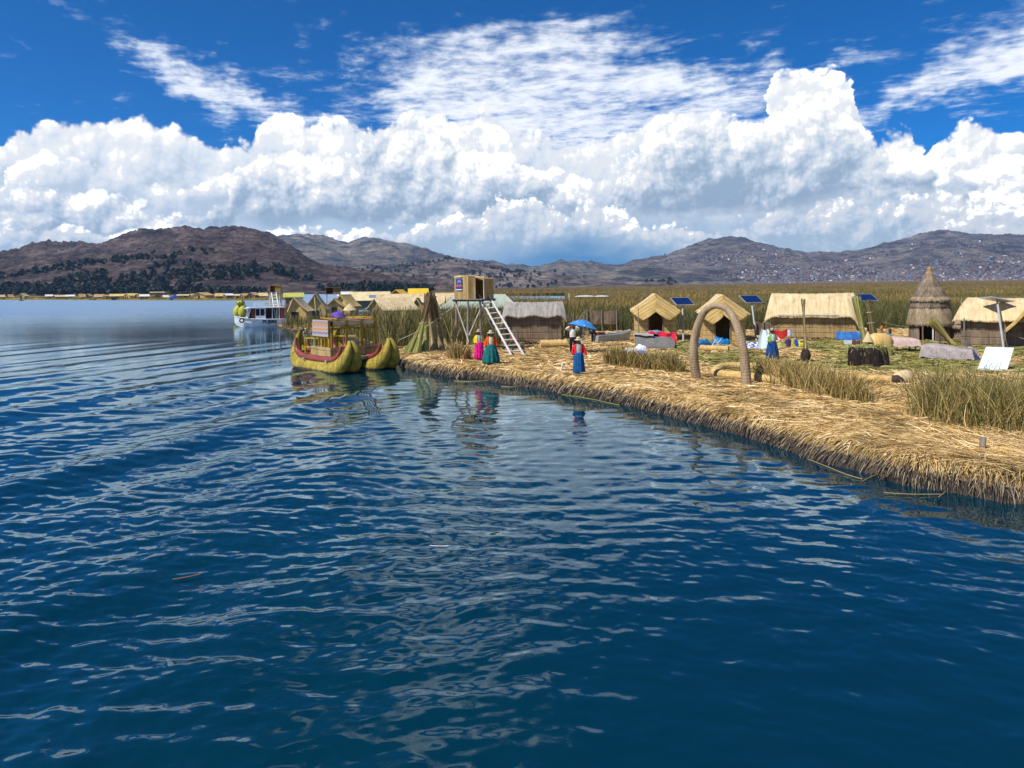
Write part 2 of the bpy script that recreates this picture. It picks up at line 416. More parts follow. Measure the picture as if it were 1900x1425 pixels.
def stalks(name, stops, rough=0.75, patch=None, pscale=0.2, trans=0.0):
    """each loose stalk keeps one colour of its own; patch tints whole areas"""
    if name in MATS: return MATS[name]
    m, b, p = newmat(name); g = b.n('ShaderNodeNewGeometry')
    c = b.ramp(g.outputs['Random Per Island'], stops)
    if patch:
        n = b.noise(g.outputs['Position'], pscale, 3.0, 0.6)
        c = b.mix(b.ss(n, patch[0], patch[1]), c, b.ramp(g.outputs['Random Per Island'], patch[2]))
    b.put(p.inputs['Base Color'], c); p.inputs['Roughness'].default_value = rough
    p.inputs['Specular IOR Level'].default_value = 0.25
    MATS[name] = m; return m
# ================================================================ LAKE
def lake():
    m, b, p = newmat('lake_water')
    g = b.n('ShaderNodeNewGeometry'); pos = g.outputs['Position']
    n1 = b.noise(b.vm('MULTIPLY', pos, (3.4, 6.0, 1)), 1.0, 3.0, 0.55, '2D')
    n2 = b.noise(b.vm('MULTIPLY', pos, (0.10, 0.16, 1)), 1.0, 2.0, 0.5, '2D')
    px_, py_, pz_ = b.sep(pos)
    bp = b.n('ShaderNodeBump'); bp.inputs['Distance'].default_value = 0.05; bp.inputs['Strength'].default_value = 0.07
    b.put(bp.inputs['Height'], b.mul(n1, b.lin(n2, 0.35, 0.7, 0.35, 1.0)))
    rough = b.add(b.mul(b.m('MULTIPLY', b.ss(py_, 26., 120.), b.ss(b.sub(px_, b.mul(py_, -.12)), 4., -14.)), .19), b.add(b.mul(b.ss(py_, 95., 170.), .16), b.lin(n2, .4, .7, .005, .025)))
    m.node_tree.nodes.remove(p)
    df = b.n('ShaderNodeBsdfDiffuse'); b.put(df.inputs['Color'], b.mix(n2, (.0004, .0185, .036, 1), (.0005, .027, .042, 1))); b.put(df.inputs['Normal'], bp.outputs[0])
    gl = b.n('ShaderNodeBsdfGlossy'); gl.inputs['Color'].default_value = (.76, .93, 1.0, 1); b.put(gl.inputs['Roughness'], rough); b.put(gl.inputs['Normal'], bp.outputs[0])
    fr = b.n('ShaderNodeFresnel'); fr.inputs['IOR'].default_value = 1.56; b.put(fr.inputs['Normal'], bp.outputs[0])
    mx = b.n('ShaderNodeMixShader'); b.put(mx.inputs[0], fr.outputs[0]); b.put(mx.inputs[1], df.outputs[0]); b.put(mx.inputs[2], gl.outputs[0])
    b.nt.links.new(mx.outputs[0], b.nt.nodes['Material Output'].inputs['Surface'])
    # wind and wake waves as real surface: rows get coarser with distance
    d = [2.2]
    while d[-1] < 2600: d.append(d[-1] + max(0.022, d[-1]**2*3.1e-4 if d[-1] < 130 else (d[-1]*0.0403)))
    d = np.array(d)
    th = np.concatenate([np.linspace(-1.25, -0.72, 60)[:-1], np.linspace(-0.72, 0.72, 860), np.linspace(0.72, 1.25, 60)[1:]])
    U = np.tan(th)
    X = d[:, None]*U[None]; Y = np.repeat(d[:, None], len(U), 1)
    dd = np.repeat(np.gradient(d)[:, None], len(U), 1)
    rng = np.random.default_rng(3)
    Z = np.zeros_like(X)
    gust = 0.45 + 1.1*fbm(X*0.07+3, Y*0.045+9, 3)
    left = np.clip((2.0-X-0.22*(Y-12))/14.0, 0, 1)
    calm = gust*(0.62+0.75*left)
    wx = X + 0.5*(fbm(X*0.35, Y*0.35, 2)-0.5); wy = Y + 0.8*(fbm(X*0.3+40, Y*0.3+7, 2)-0.5)
    for i in range(64):
        lam = 0.15*(1.6/0.15)**rng.random()**1.1; a = rng.normal(0.0, 0.55) - 0.10
        kx, ky = math.sin(a)*2*math.pi/lam, -math.cos(a)*2*math.pi/lam
        slope = 0.0150*(0.6+0.8*rng.random())*(0.8 if lam < 0.4 else 1.0)
        amp = slope*lam/(2*math.pi)
        f = np.clip((lam/np.maximum(dd, 1e-6)-2.0)/2.0, 0, 1)
        Z += amp*f*(1+.5*left if lam < .6 else 1)*np.sin(kx*wx+ky*wy+rng.random()*6.283)
    Z *= calm
    for (lam, ax, slope, ph) in ((3.1, 0.94, 0.075, 0.4), (2.3, 0.88, 0.035, 2.0), (4.8, 0.96, 0.055, 1.0), (1.5, 0.80, 0.016, 0.0)):
        k = 2*math.pi/lam; kx, ky = ax*k, -math.sqrt(1-ax*ax)*k
        s = np.sin(kx*X+ky*Y+ph+1.2*(fbm(X*.05, Y*.05, 2)-.5)); s = s + 0.25*(s*s-0.5)
        Z += slope*lam/(2*math.pi)*s*np.clip((1.5-X-0.05*Y)/9.0, 0, 1)*np.clip((60-Y)/35, 0, 1)
    Z *= np.clip((700-Y)/300, 0, 1)
    n0, n1_ = X.shape
    V = np.stack([X, Y, Z], -1).reshape(-1, 3)
    idx = np.arange(n0*n1_).reshape(n0, n1_)
    Fc = np.stack([idx[:-1, :-1], idx[:-1, 1:], idx[1:, 1:], idx[1:, :-1]], -1).reshape(-1, 4)
    tag(link('water', np_mesh('water', V, Fc, m, True)), 'deep blue rippled lake', kind='structure')
lake()
# lake bed and plain out to the horizon, under everything
mb = MB(); mb.raw([(-16000, -400, -1.0), (16000, -400, -1.0), (16000, 16000, -1.0), (-16000, 16000, -1.0)], [(0, 1, 2, 3)])
tag(mb.build('ground', flat('lake_bed', (.10, .09, .06), var=0.3, scale=0.01)), kind='structure')

# ================================================================ HILLS
def hill_mat(name, stops, sc, green=None):
    m, b, p = newmat(name); g = b.n('ShaderNodeNewGeometry'); pos = g.outputs['Position']
    n = b.noise(b.vm('MULTIPLY', pos, (sc*.6, sc*.4, sc*2.2)), 1.0, 10.0, 0.78)
    n2 = b.noise(b.vm('MULTIPLY', pos, (sc*.12, sc*.12, sc*.4)), 1.0, 4.0, 0.6)
    c = b.ramp(b.add(b.mul(n, .6), b.mul(n2, .4)), stops)
    if green: c = b.mix(b.ss(b.noise(b.vm('MULTIPLY', pos, (sc*.3, sc*.3, sc*.9)), 1.0, 6.0, .65), .52, .62), c, (*green, 1))
    b.put(p.inputs['Base Color'], c); p.inputs['Roughness'].default_value = 0.95; p.inputs['Specular IOR Level'].default_value = 0.05
    q = b.n('ShaderNodeBump'); q.inputs['Strength'].default_value = 1.0; q.inputs['Distance'].default_value = 1.1/sc
    b.put(q.inputs['Height'], n); b.put(p.inputs['Normal'], q.outputs[0])
    return m
class Hill:
    def __init__(s, prof, d0, d1, amp, fs, seed, base=0.5, pw=1.6, back=1.35):
        q = [uv(X, Y) for X, Y in prof]; s.pu = np.array([a for a, _ in q]); s.pv = np.array([b for _, b in q])
        s.d0, s.d1, s.amp, s.fs, s.seed, s.base, s.pw, s.back = d0, d1, amp, fs, seed, base, pw, back
    def z(s, u, d):
        t = (d-s.d0)/(s.d1-s.d0)
        zr = CAMH + np.interp(u, s.pu, s.pv)*s.d1
        g = np.where(t < 1, 1-np.power(np.clip(1-t, 0, 1), s.pw), 1-0.8*np.clip(t-1, 0, 1)**1.3)
        x = u*d
        n = fbm(x*s.fs+s.seed, d*s.fs*0.7, 5, 0.52, True)-0.55
        n2 = fbm(x*s.fs*5+s.seed, d*s.fs*4, 4, 0.6)-0.5
        env = np.clip(t*3.0, 0, 1)*np.where(t < 1, np.clip((1-t)*2.2+0.14, 0, 1), 0.3)
        return s.base + (zr-s.base)*g*np.clip(t*6+0.02, 0, 1) + s.amp*n*env + s.amp*(0.42*n2*np.clip(t*4, 0, 1)+0.20*(fbm(x*s.fs*22+s.seed, d*s.fs*9, 3, 0.6)-0.5)*np.clip(t*3, 0, 1))
    def build(s, name, mat, label, nu=520, nv=80):
        u = np.linspace(s.pu[0], s.pu[-1], nu); t = np.linspace(0, s.back, nv); d = s.d0+(s.d1-s.d0)*t
        Ug, Dg = np.meshgrid(u, d); Z = s.z(Ug, Dg)
        V = np.stack([Ug*Dg, Dg, Z], -1).reshape(-1, 3); i = np.arange(nu*nv).reshape(nv, nu)
        Fc = np.stack([i[:-1, :-1], i[:-1, 1:], i[1:, 1:], i[1:, :-1]], -1).reshape(-1, 4)
        tag(link(name, np_mesh(name, V, Fc, mat, True)), label, kind='structure'); return s
hillL = Hill([(-500,490),(-250,486),(-100,480),(0,474),(40,468),(100,458),(150,456),(178,459),(215,450),(245,438),(275,433),(300,430),(345,427),(378,433),(400,429),(430,430),(470,436),(510,446),(540,461),(570,482),(600,497),(640,508),(700,519),(760,528),(830,536),(900,540)], 640, 1500, 46, 1/190, 3.0, pw=1.35).build('hill', hill_mat('hill_rock_cloud_shade', [(.40,(0.024,0.021,0.028)),(.465,(0.081,0.061,0.063)),(.53,(0.149,0.109,0.095)),(.60,(0.259,0.200,0.172))], .13, (0.055,0.044,0.046)), 'rocky brown hill beyond the lake, cloud shade in its colour')  # rock colours darkened to carry the cloud shadow over this hill
hillM = Hill([(380,470),(450,462),(510,444),(560,442),(600,445),(625,455),(645,459),(665,452),(690,448),(708,449),(740,457),(790,468),(830,482),(870,486),(905,488),(940,494),(1000,497),(1040,491),(1080,497),(1120,500),(1160,498),(1220,494),(1300,500),(1400,512)], 2300, 4300, 95, 1/700, 13.0, pw=1.5).build('hill', hill_mat('hill_far', [(.40,(0.053,0.047,0.059)),(.465,(0.142,0.121,0.106)),(.53,(0.273,0.224,0.163)),(.60,(0.426,0.361,0.270))], .034, (.05,.055,.045)), 'far grey brown hills with a green tinge')
hillN = Hill([(560,520),(620,508),(690,500),(730,496),(770,492),(805,484),(830,477),(850,480),(875,483),(905,487),(940,497),(970,500),(1000,508),(1050,518),(1100,524),(1180,530),(1260,532)], 1500, 2500, 60, 1/420, 23.0, pw=1.25).build('hill', hill_mat('hill_mid', [(.40,(0.042,0.034,0.046)),(.465,(0.136,0.106,0.096)),(.53,(0.273,0.211,0.171)),(.60,(0.473,0.386,0.299))], .055, (.045,.05,.04)), 'middle rocky slope with scattered trees', 420, 70)
hillR = Hill([(1000,512),(1100,503),(1150,497),(1190,491),(1230,482),(1255,471),(1280,460),(1320,447),(1350,442),(1385,446),(1430,457),(1470,467),(1500,470),(1560,470),(1590,468),(1620,461),(1660,449),(1700,441),(1740,433),(1770,434),(1800,437),(1850,439),(1900,440),(2050,448),(2300,452),(2600,470)], 2500, 4000, 90, 1/620, 33.0, pw=1.45, base=3).build('hill', hill_mat('hill_town', [(.40,(0.059,0.054,0.066)),(.465,(0.136,0.114,0.117)),(.53,(0.237,0.197,0.171)),(.60,(0.367,0.311,0.248))], .036, (.065,.058,.055)), 'far brown hills above the town')

def small_trees(hill, spots, hmin, hmax, rng):
    """bushy trees seen far off: leaf clumps round a short trunk"""
    Vs, Fs, b = [], [], 0
    for (u, d) in spots:
        z = float(hill.z(np.array(u), np.array(d))); x = u*d; h = rng.uniform(hmin, hmax); w = h*rng.uniform(.26, .5)
        k = 16; q = rng.normal(size=(k, 3)); q /= np.linalg.norm(q, axis=1)[:, None]; q *= rng.uniform(.45, 1.0, (k, 1))
        c = q*np.array([w, w, h*.42])+np.array([x, d, z+h*.52])
        e1 = rng.normal(size=(k, 3)); e2 = rng.normal(size=(k, 3)); sz = h*.26
        e1 *= sz/np.linalg.norm(e1, axis=1)[:, None]; e2 *= sz/np.linalg.norm(e2, axis=1)[:, None]
        V = np.stack([c-e1, c+e2, c+e1, c-e2], 1).reshape(-1, 3)
        V = np.concatenate([V, [[x-.2, d, z-1], [x+.2, d, z-1], [x+.15, d, z+h*.6], [x-.15, d, z+h*.6]]])
        Vs.append(V); Fs.append(np.arange(len(V)).reshape(-1, 4)+b); b += len(V)
    return np.concatenate(Vs), np.concatenate(Fs)
leaf_far = stalks('far_leaves', [(0, (.009, .019, .019)), (.5, (.014, .029, .025)), (1, (.024, .040, .030))])
rng = np.random.default_rng(21)
sp = []
while len(sp) < 1250:
    X = rng.uniform(-120, 800); t = rng.random()**1.2*(0.24 if X < 400 else .15)
    u = uv(X, 500)[0]; d = 650+t*860
    if fbm(np.array(u*d*.011+4), np.array(d*.02), 3) > (0.455+0.62*t if X < 400 else .40+.6*t): sp.append((u, d))
V, Fc = small_trees(hillL, sp, 3.5, 8.5, rng)
tag(link('woods', np_mesh('woods', V, Fc, leaf_far)), 'dark trees covering the foot of the rocky hill', kind='stuff')
sp = []
while len(sp) < 330:
    X = rng.uniform(560, 1260); t = rng.random()*0.6; u = uv(X, 500)[0]; d = 1540+t*900
    if fbm(np.array(u*d*.006+9), np.array(d*.008), 3) > 0.56: sp.append((u, d))
V, Fc = small_trees(hillN, sp, 5, 11, rng)
V2, F2 = small_trees(hillR, [(uv(x, 500)[0], 2560+t*900) for x, t in zip(rng.uniform(1180, 2000, 260), rng.random(260)**.8) if fbm(np.array(x*.03), np.array(t*9), 3) > .52], 5, 10, rng)
tag(link('woods', np_mesh('woods', *join_blades([(V, Fc), (V2, F2)]), leaf_far)), 'sparse dark trees on the far slopes', kind='stuff')
# the town: thousands of houses a few metres wide, too small to tell apart
def town(n, cols, rng):
    Vs = []; Fs = []; mi = []; b = 0
    cube = np.array([(-1,-1,0),(1,-1,0),(1,1,0),(-1,1,0),(-1,-1,1),(1,-1,1),(1,1,1),(-1,1,1)], float)
    fc = np.array([(4,5,6,7),(0,1,5,4),(1,2,6,5),(2,3,7,6),(3,0,4,7)])
    while len(Vs) < n:
        X = rng.uniform(1060, 2150); t = rng.random()**1.5*0.55; u = uv(X, 500)[0]; d = 2500+t*1500
        k = float(fbm(np.array(u*d*.004), np.array(d*.005+3), 3)) + 0.32*min(max((X-1330)/300, -.5), .45) - 0.75*t
        if k < 0.30+rng.random()*.22: continue
        z = float(hillR.z(np.array(u), np.array(d))); a = rng.uniform(0, 3.14); s = rng.uniform(2.2, 4.6); l = s*rng.uniform(.8, 1.6); h = rng.uniform(3.5, 7.0)
        c, q = math.cos(a), math.sin(a); P = cube*np.array([s, l, h])
        Vs.append(np.stack([P[:, 0]*c-P[:, 1]*q+u*d, P[:, 0]*q+P[:, 1]*c+d, P[:, 2]+z-1], 1)); Fs.append(fc+b); b += 8
        i = rng.choice(len(cols), p=cols_p); mi += [i]*5
    return np.concatenate(Vs), np.concatenate(Fs), mi
cols_p = [.48, .36, .09, .015, .055]
tcols = [flat('brick_house', (.15, .095, .085), scale=.05), flat('grey_house', (.15, .14, .15), scale=.05), flat('pale_house', (.32, .28, .26), scale=.05), flat('white_house', (.55, .55, .56), scale=.05), flat('blue_house', (.10, .15, .24), scale=.05)]
V, Fc, mi = town(6500, tcols, rng)
tag(link('town_houses', np_mesh('town_houses', V, Fc, tcols, midx=mi)), 'dense brick town spread over the far right slope', kind='stuff')

def far_building(X, Y0, Y1, wpx, dp, mat, roof, name, label):
    d = 2900; c0 = AT(X, Y1, d); w = wpx*d/F; h = AT(X, Y0, d)[2]-c0[2]; r = empty(name, c0, .2, label, 'building')
    m = MB(); m.box((0, 0, h/2-6), (w, dp, h+12)); m.build('wall', mat, r); m = MB(); m.box((0, 0, h+.4), (w*1.06, dp*1.06, .8)); m.build('roof', roof, r)
wh = flat('tower_white', (.66, .64, .60), scale=.2)
far_building(1653, 505, 518, 3.2, 7, wh, tcols[1], 'town_tower', 'slim white tower standing out in the far town')
far_building(1060, 528, 533, 9, 10, tcols[4], flat('blue_tin', (.05, .22, .42), scale=.2), 'town_hall', 'blue roofed long building at the foot of the far slope')
far_building(1084, 529, 533, 12, 10, flat('red_wall', (.42, .12, .08), scale=.2), flat('red_tin', (.55, .16, .12), scale=.2), 'town_hall', 'red roofed long building at the foot of the far slope')
# ================================================================ REED ISLAND
edge_px = [(1900,937),(1850,930),(1768,916),(1710,906),(1663,896),(1597,875),(1540,860),(1497,847),(1450,832),(1400,817),(1353,804),(1283,783),(1202,762),(1133,744),(1085,737),(1040,731),(1000,722),(960,716),(930,711),(900,706),(850,701),(815,697),(792,692),(770,689),(752,685)]
edge = [(22, 8.5), (15.5, 10.0), (12, 11.6)] + [G(x, y, 0.0)[:2] for x, y in edge_px]
edge += [G(738, 674, 0.0)[:2], G(722, 660, 0)[:2], G(704, 648, 0)[:2], G(680, 636, 0)[:2], G(650, 627, 0)[:2], G(620, 620, 0)[:2], G(570, 617, 0)[:2], G(528, 612, 0)[:2], G(508, 604, 0)[:2], G(516, 594, 0)[:2]]
edge += [G(520, 582, 0)[:2], G(512, 574, 0)[:2], G(500, 568, 0)[:2], G(490, 562, 0)[:2]]
edge = np.array(edge)
def resample(P, step):
    out = []
    for a, b in zip(P[:-1], P[1:]):
        n = max(1, int(np.linalg.norm(b-a)/step((a+b)/2)))
        out += [a+(b-a)*i/n for i in range(n)]
    return np.array(out+[P[-1]])
ED = resample(edge, lambda c: max(0.10, c[1]*0.008))
# soften the corners and roughen the line
for _ in range(6): ED[1:-1] = (ED[:-2]+2*ED[1:-1]+ED[2:])/4
tan = np.gradient(ED, axis=0); tan /= np.linalg.norm(tan, axis=1)[:, None]
nor = np.stack([tan[:, 1], -tan[:, 0]], 1)              # walking away along the shore, land is on the right
ED = ED + nor*((fbm(ED[:, 0]*1.1, ED[:, 1]*1.1, 3)-.5)*0.28)[:, None]
land_poly = np.concatenate([ED, [[-60, 420], [900, 420], [900, 5]]])
def inside(x, y, poly=None):
    poly = land_poly if poly is None else poly
    x = np.asarray(x); y = np.asarray(y); r = np.zeros(x.shape, bool)
    a = poly; b = np.roll(poly, -1, 0)
    for (x0, y0), (x1, y1) in zip(a, b):
        if y0 == y1: continue
        c = ((y0 > y) != (y1 > y)) & (x < (x1-x0)*(y-y0)/(y1-y0)+x0); r ^= c
    return r
def shore_dist(x, y):
    x = np.asarray(x, float).ravel(); y = np.asarray(y, float).ravel(); r = np.full(x.shape, 1e9)
    E = ED[::2]
    for i in range(0, len(x), 20000):
        s = slice(i, i+20000)
        r[s] = np.sqrt(((x[s, None]-E[None, :, 0])**2+(y[s, None]-E[None, :, 1])**2).min(1))
    return r
def soil(x, y): return 0.49+0.10*(fbm(np.asarray(x)*.55, np.asarray(y)*.55, 3)-.5)
prof = [(-.10, -.9), (-.06, -.12), (.0, .0), (.03, .10), (.09, .19), (.14, .27), (.24, .36), (.42, .44), (.75, .49), (1.3, .50), (2.2, .47), (3.2, .30)]
bank_mat = streaky('peat_bank', [(.30, (.018, .015, .014)), (.5, (.042, .034, .030)), (.62, (.085, .07, .06)), (.75, (.15, .13, .11))], (22, 22, 5), bump=1.0, dist=0.06)
bed_mat = streaky('straw_bed', [(.28, (.07, .045, .02)), (.45, (.20, .13, .055)), (.6, (.34, .235, .10)), (.75, (.48, .36, .18))], (14, 20, 14), bump=1.0, dist=0.05)
rows = []
nE = len(ED)
far = np.clip((ED[:, 1]-36)/12, 0, 1)       # past the boats the shore is low
for s, z in prof:
    j = (fbm(ED[:, 0]*2.3+s*5, ED[:, 1]*2.3, 3)-.5)
    off = s + j*(.16 if s < .5 else .1)*(0 if s < -.03 else 1)
    zz = z*(1-far*0.55) if z > 0 else np.full(nE, z)
    rows.append(np.column_stack([ED+nor*np.asarray(off)[:, None], zz + (fbm(ED[:, 0]*3.1, ED[:, 1]*3.1+s*7, 2)-.5)*(.07 if z > .05 else 0)]))
V = np.stack(rows, 1).reshape(-1, 3); k = len(prof); i = np.arange(nE*k).reshape(nE, k)
Fc = np.stack([i[:-1, :-1], i[1:, :-1], i[1:, 1:], i[:-1, 1:]], -1)
mi = np.tile(np.array([0, 0, 0, 0, 0, 1, 1, 1, 1, 1, 1]), (nE-1, 1)).ravel()
tag(link('shore', np_mesh('shore', V, Fc.reshape(-1, 4), [bank_mat, bed_mat], True, mi)), 'dark peat edge of the reed island', kind='structure')
xs = np.arange(-14, 48, .4); ys = np.arange(9, 66, .4); XX, YY = np.meshgrid(xs, ys)
ok = inside(XX, YY) & (shore_dist(XX, YY).reshape(XX.shape) > 1.1)
ZZ = soil(XX, YY)*np.clip((100-YY)/40, .5, 1)
low = np.clip((YY-44)/6, 0, 1)*np.clip((2-XX-(YY-44)*.1)/4, 0, 1); ZZ = ZZ-0.28*low
i = np.arange(XX.size).reshape(XX.shape)
q = np.stack([i[:-1, :-1], i[:-1, 1:], i[1:, 1:], i[1:, :-1]], -1); keep = ok[:-1, :-1] & ok[:-1, 1:] & ok[1:, 1:] & ok[1:, :-1]
tag(link('island_ground', np_mesh('island_ground', np.stack([XX, YY, ZZ], -1).reshape(-1, 3), q[keep], bed_mat, True)), 'trodden straw floor of the reed island', kind='structure')

straw_stops = [(0, (0.181, 0.102, 0.036)), (.12, (0.373, 0.226, 0.079)), (.35, (0.599, 0.390, 0.141)), (.6, (0.746, 0.520, 0.209)), (.85, (0.859, 0.655, 0.328)), (1, (0.949, 0.814, 0.542))]
straw = stalks('dry_straw', straw_stops, 0.6, patch=(.52, .66, [(0, (.12, .07, .03)), (.5, (.36, .24, .09)), (1, (.56, .40, .17))]), pscale=.7)
green_straw = stalks('green_straw', [(0, (.10, .11, .025)), (.3, (.22, .21, .05)), (.6, (.33, .30, .08)), (.85, (.46, .39, .14)), (1, (.55, .45, .22))], 0.6)
old_straw = stalks('grey_straw', [(0, (.045, .034, .026)), (.4, (.115, .085, .058)), (.75, (.24, .18, .115)), (1, (.46, .37, .26))], 0.8)
def unit(a): return a/np.maximum(np.linalg.norm(a, axis=1, keepdims=True), 1e-9)
# fringe combed over the edge
near = (ED[:, 1] < 37)
cum = np.cumsum(np.linalg.norm(np.diff(ED, axis=0), axis=1)); cum = np.concatenate([[0], cum])
def along(n, lo, hi):
    dens = 1.0/np.maximum(ED[:, 1], 11)**0.7; w = np.gradient(cum)*dens*((ED[:, 1] >= lo) & (ED[:, 1] < hi)); w /= w.sum()
    k = RNG.choice(len(ED), n, p=w); f = RNG.random(n); k2 = np.minimum(k+1, len(ED)-1)
    return ED[k]*(1-f)[:, None]+ED[k2]*f[:, None], nor[k], tan[k]
parts = []; parts_old = []
for (n, s0, s1, z0, z1, up, drop, l0, l1, dst) in ((7500, .50, 1.15, .49, .58, .10, -.62, .34, .66, parts), (6500, .34, .66, .40, .55, .0, -1.0, .15, .36, parts), (9000, .04, .32, .12, .38, -.35, -.75, .08, .26, parts_old), (3000, 1.1, 2.2, .50, .57, .06, -.16, .5, 1.0, parts)):
    P, N, T = along(n, 8, 37)
    s = RNG.uniform(s0, s1, n); z = RNG.uniform(z0, z1, n)
    lump = fbm(P[:, 0]*1.7, P[:, 1]*1.7, 3); sway = (fbm(P[:, 0]*.8+50, P[:, 1]*.8, 2)-.5)*2.2
    base = np.column_stack([P+N*s[:, None], z+(lump-.5)*.12])
    dr = np.column_stack([-N + T*(sway+RNG.normal(0, .32, n))[:, None], up+RNG.normal(0, .10, n)])
    L = RNG.uniform(l0, l1, n)*(.7+.6*lump)
    bend = np.column_stack([np.zeros(n), np.zeros(n), drop*RNG.uniform(.45, 1.1, n)])
    wd = RNG.uniform(.014, .031, n)*np.clip(P[:, 1]/17, .9, 1.9)
    dst.append(blades(base, unit(dr), L, wd, bend, 3, True))
# laid straw over the island floor
def floor_straw(n, lo, hi, l0, l1, w, keep, comb=0.0):
    out = []; got = 0
    while got < n:
        d = lo*(hi/lo)**RNG.random(n); u = RNG.uniform(-.33, .86, n); x = u*d; y = d
        m = inside(x, y) & keep(x, y); x, y = x[m], y[m]
        sd = shore_dist(x, y); m = sd > .5; x, y, sd = x[m], y[m], sd[m]
        k = len(x); got += k
        a = RNG.uniform(0, 6.283, k); flow = fbm(x*.4+20, y*.4, 2)*9
        a = np.where(RNG.random(k) < .6, flow+RNG.normal(0, .6, k), a)
        T = np.column_stack([np.cos(a), np.sin(a), RNG.normal(.05, .13, k)])
        P = np.column_stack([x, y, soil(x, y)+RNG.uniform(.0, .05, k)+.03])
        out.append(blades(P, unit(T), RNG.uniform(l0, l1, k), RNG.uniform(.6, 1.3, k)*w*np.clip(y/20, .8, 1.7), np.column_stack([RNG.normal(0, .15, (k, 2)), np.full(k, -.09)]), 2))
    return out
def greenish(x, y):
    return (y > 27.5) & (y < 45) & (x > 9.0) & (fbm(x*.22+3, y*.3, 3) > .40)
dry = lambda x, y: ~greenish(x, y) & ~((y > 43) & (x < 3-(y-43)*.2))
parts += floor_straw(34000, 11.5, 24, .25, .75, .020, dry)
parts += floor_straw(62000, 21, 56, .2, .6, .020, dry)
tag(link('straw_cover', np_mesh('straw_cover', *join_blades(parts), straw, True)), 'golden dry totora straw over the island and its edge', kind='stuff')
tag(link('straw_thatch', np_mesh('straw_thatch', *join_blades(parts_old), old_straw, True)), 'grey old straw ends in the island bank', kind='stuff')
tag(link('green_straw', np_mesh('green_straw', *join_blades(floor_straw(26000, 26, 47, .3, .9, .022, greenish)), green_straw, True)), 'freshly cut greenish reeds spread on the island', kind='stuff')

# ================================================================ REEDS
def reed_blades(x, y, z, h, w, lean=.16, segs=3):
    n = len(x); T = np.column_stack([RNG.normal(0, lean, n), RNG.normal(0, lean, n), np.ones(n)])
    b = np.column_stack([RNG.normal(.05, lean*1.3, n), RNG.normal(0, lean*1.3, n), -np.abs(RNG.normal(0, .10, n))])
    return blades(np.column_stack([x, y, z]), unit(T), h, w, b, segs)
reed_brown = stalks('reed_mix', [(0, (0.053, 0.065, 0.017)), (.3, (0.118, 0.118, 0.028)), (.55, (0.236, 0.189, 0.053)), (.8, (0.366, 0.260, 0.094)), (1, (0.543, 0.401, 0.177))], .6)
reed_gold = stalks('reed_dry', [(0, (0.094, 0.077, 0.021)), (.3, (0.248, 0.171, 0.050)), (.6, (0.425, 0.289, 0.094)), (.85, (0.566, 0.407, 0.153)), (1, (0.708, 0.543, 0.248))], .6)
reed_green = stalks('reed_green', [(0, (0.040, 0.054, 0.014)), (.25, (0.088, 0.104, 0.026)), (.5, (0.177, 0.165, 0.047)), (.72, (0.330, 0.248, 0.083)), (1, (0.566, 0.413, 0.177))], .6)
marsh_mat = stalks('marsh_stalks', [(0, (.085, .068, .020)), (.3, (.20, .135, .036)), (.6, (.29, .19, .055)), (.85, (.36, .24, .08)), (1, (.44, .31, .13))], .7,
                   patch=(.42, .62, [(0, (.042, .052, .015)), (.5, (.09, .10, .028)), (1, (.18, .16, .05))]), pscale=.035)
_b = NB(marsh_mat.node_tree); _p = marsh_mat.node_tree.nodes['Principled BSDF']
_g = _b.n('ShaderNodeNewGeometry'); _y = _b.sep(_g.outputs['Position'])[1]; _n = _b.noise(_g.outputs['Position'], .05, 3.0, .6)
_c = _b.mix(_b.ss(_b.add(_y, _b.mul(_b.sub(_n, .5), 60.)), 95., 66.), _p.inputs['Base Color'].links[0].from_socket, _b.ramp(_g.outputs['Random Per Island'], [(0, (.026, .036, .010)), (.4, (.06, .072, .018)), (.75, (.11, .105, .03)), (1, (.24, .18, .07))]))
_b.put(_p.inputs['Base Color'], _b.mix(_b.ss(_y, 300., 520.), _c, (.17, .11, .042, 1)))
def line_clump(name, A, B, n, h0, h1, width, mat, label, w=.018, taper=.25):
    A = np.array(A[:2]); B = np.array(B[:2]); t = RNG.random(n); q = B-A; nn = np.array([-q[1], q[0]])/np.linalg.norm(q)
    prof_w = np.clip(np.minimum(t, 1-t)/.12, .25, 1)
    off = RNG.normal(0, .5, n)*width*prof_w
    p = A+(q*t[:, None])+nn*off[:, None]
    h = RNG.uniform(h0, h1, n)*(.75+.5*fbm(p[:, 0]*1.3, p[:, 1]*1.3, 2))*np.clip(prof_w+.35, 0, 1)
    r = empty(name, (float(A[0]+q[0]/2), float(A[1]+q[1]/2), 0), 0, label, 'reeds', 'standing reed clumps on the island')
    h = h*np.where(RNG.random(n) < .12, 1.25, 1.0)
    for part, sel, mm, ln in (('stalks', t*0+RNG.random(n) < .70, mat, .15), ('dry_stalks', None, reed_gold if mat is not reed_gold else reed_brown, .27)):
        if sel is None: sel = ~keep_
        keep_ = sel
        V, Fc = reed_blades(p[sel, 0]-r.location.x, p[sel, 1]-r.location.y, soil(p[sel, 0], p[sel, 1]), h[sel]*(1 if part == 'stalks' else .92), RNG.uniform(.6, 1.3, sel.sum())*w, ln)
        link(part, np_mesh(part, V, Fc, mm), r)
    return r
line_clump('reed_clump', G(1122, 676), G(1268, 694), 2200, .62, .95, .42, reed_brown, 'low green brown reed clump in front of the left open hut', .024)
line_clump('reed_clump', G(1408, 703), G(1612, 752), 3200, .72, 1.05, .55, reed_gold, 'dry golden reed clump just right of the reed arch', .020)
line_clump('reed_clump', G(1715, 765), G(1960, 812), 3600, .95, 1.4, 1.15, reed_green, 'tall green reed clump at the right end of the shore', .017)
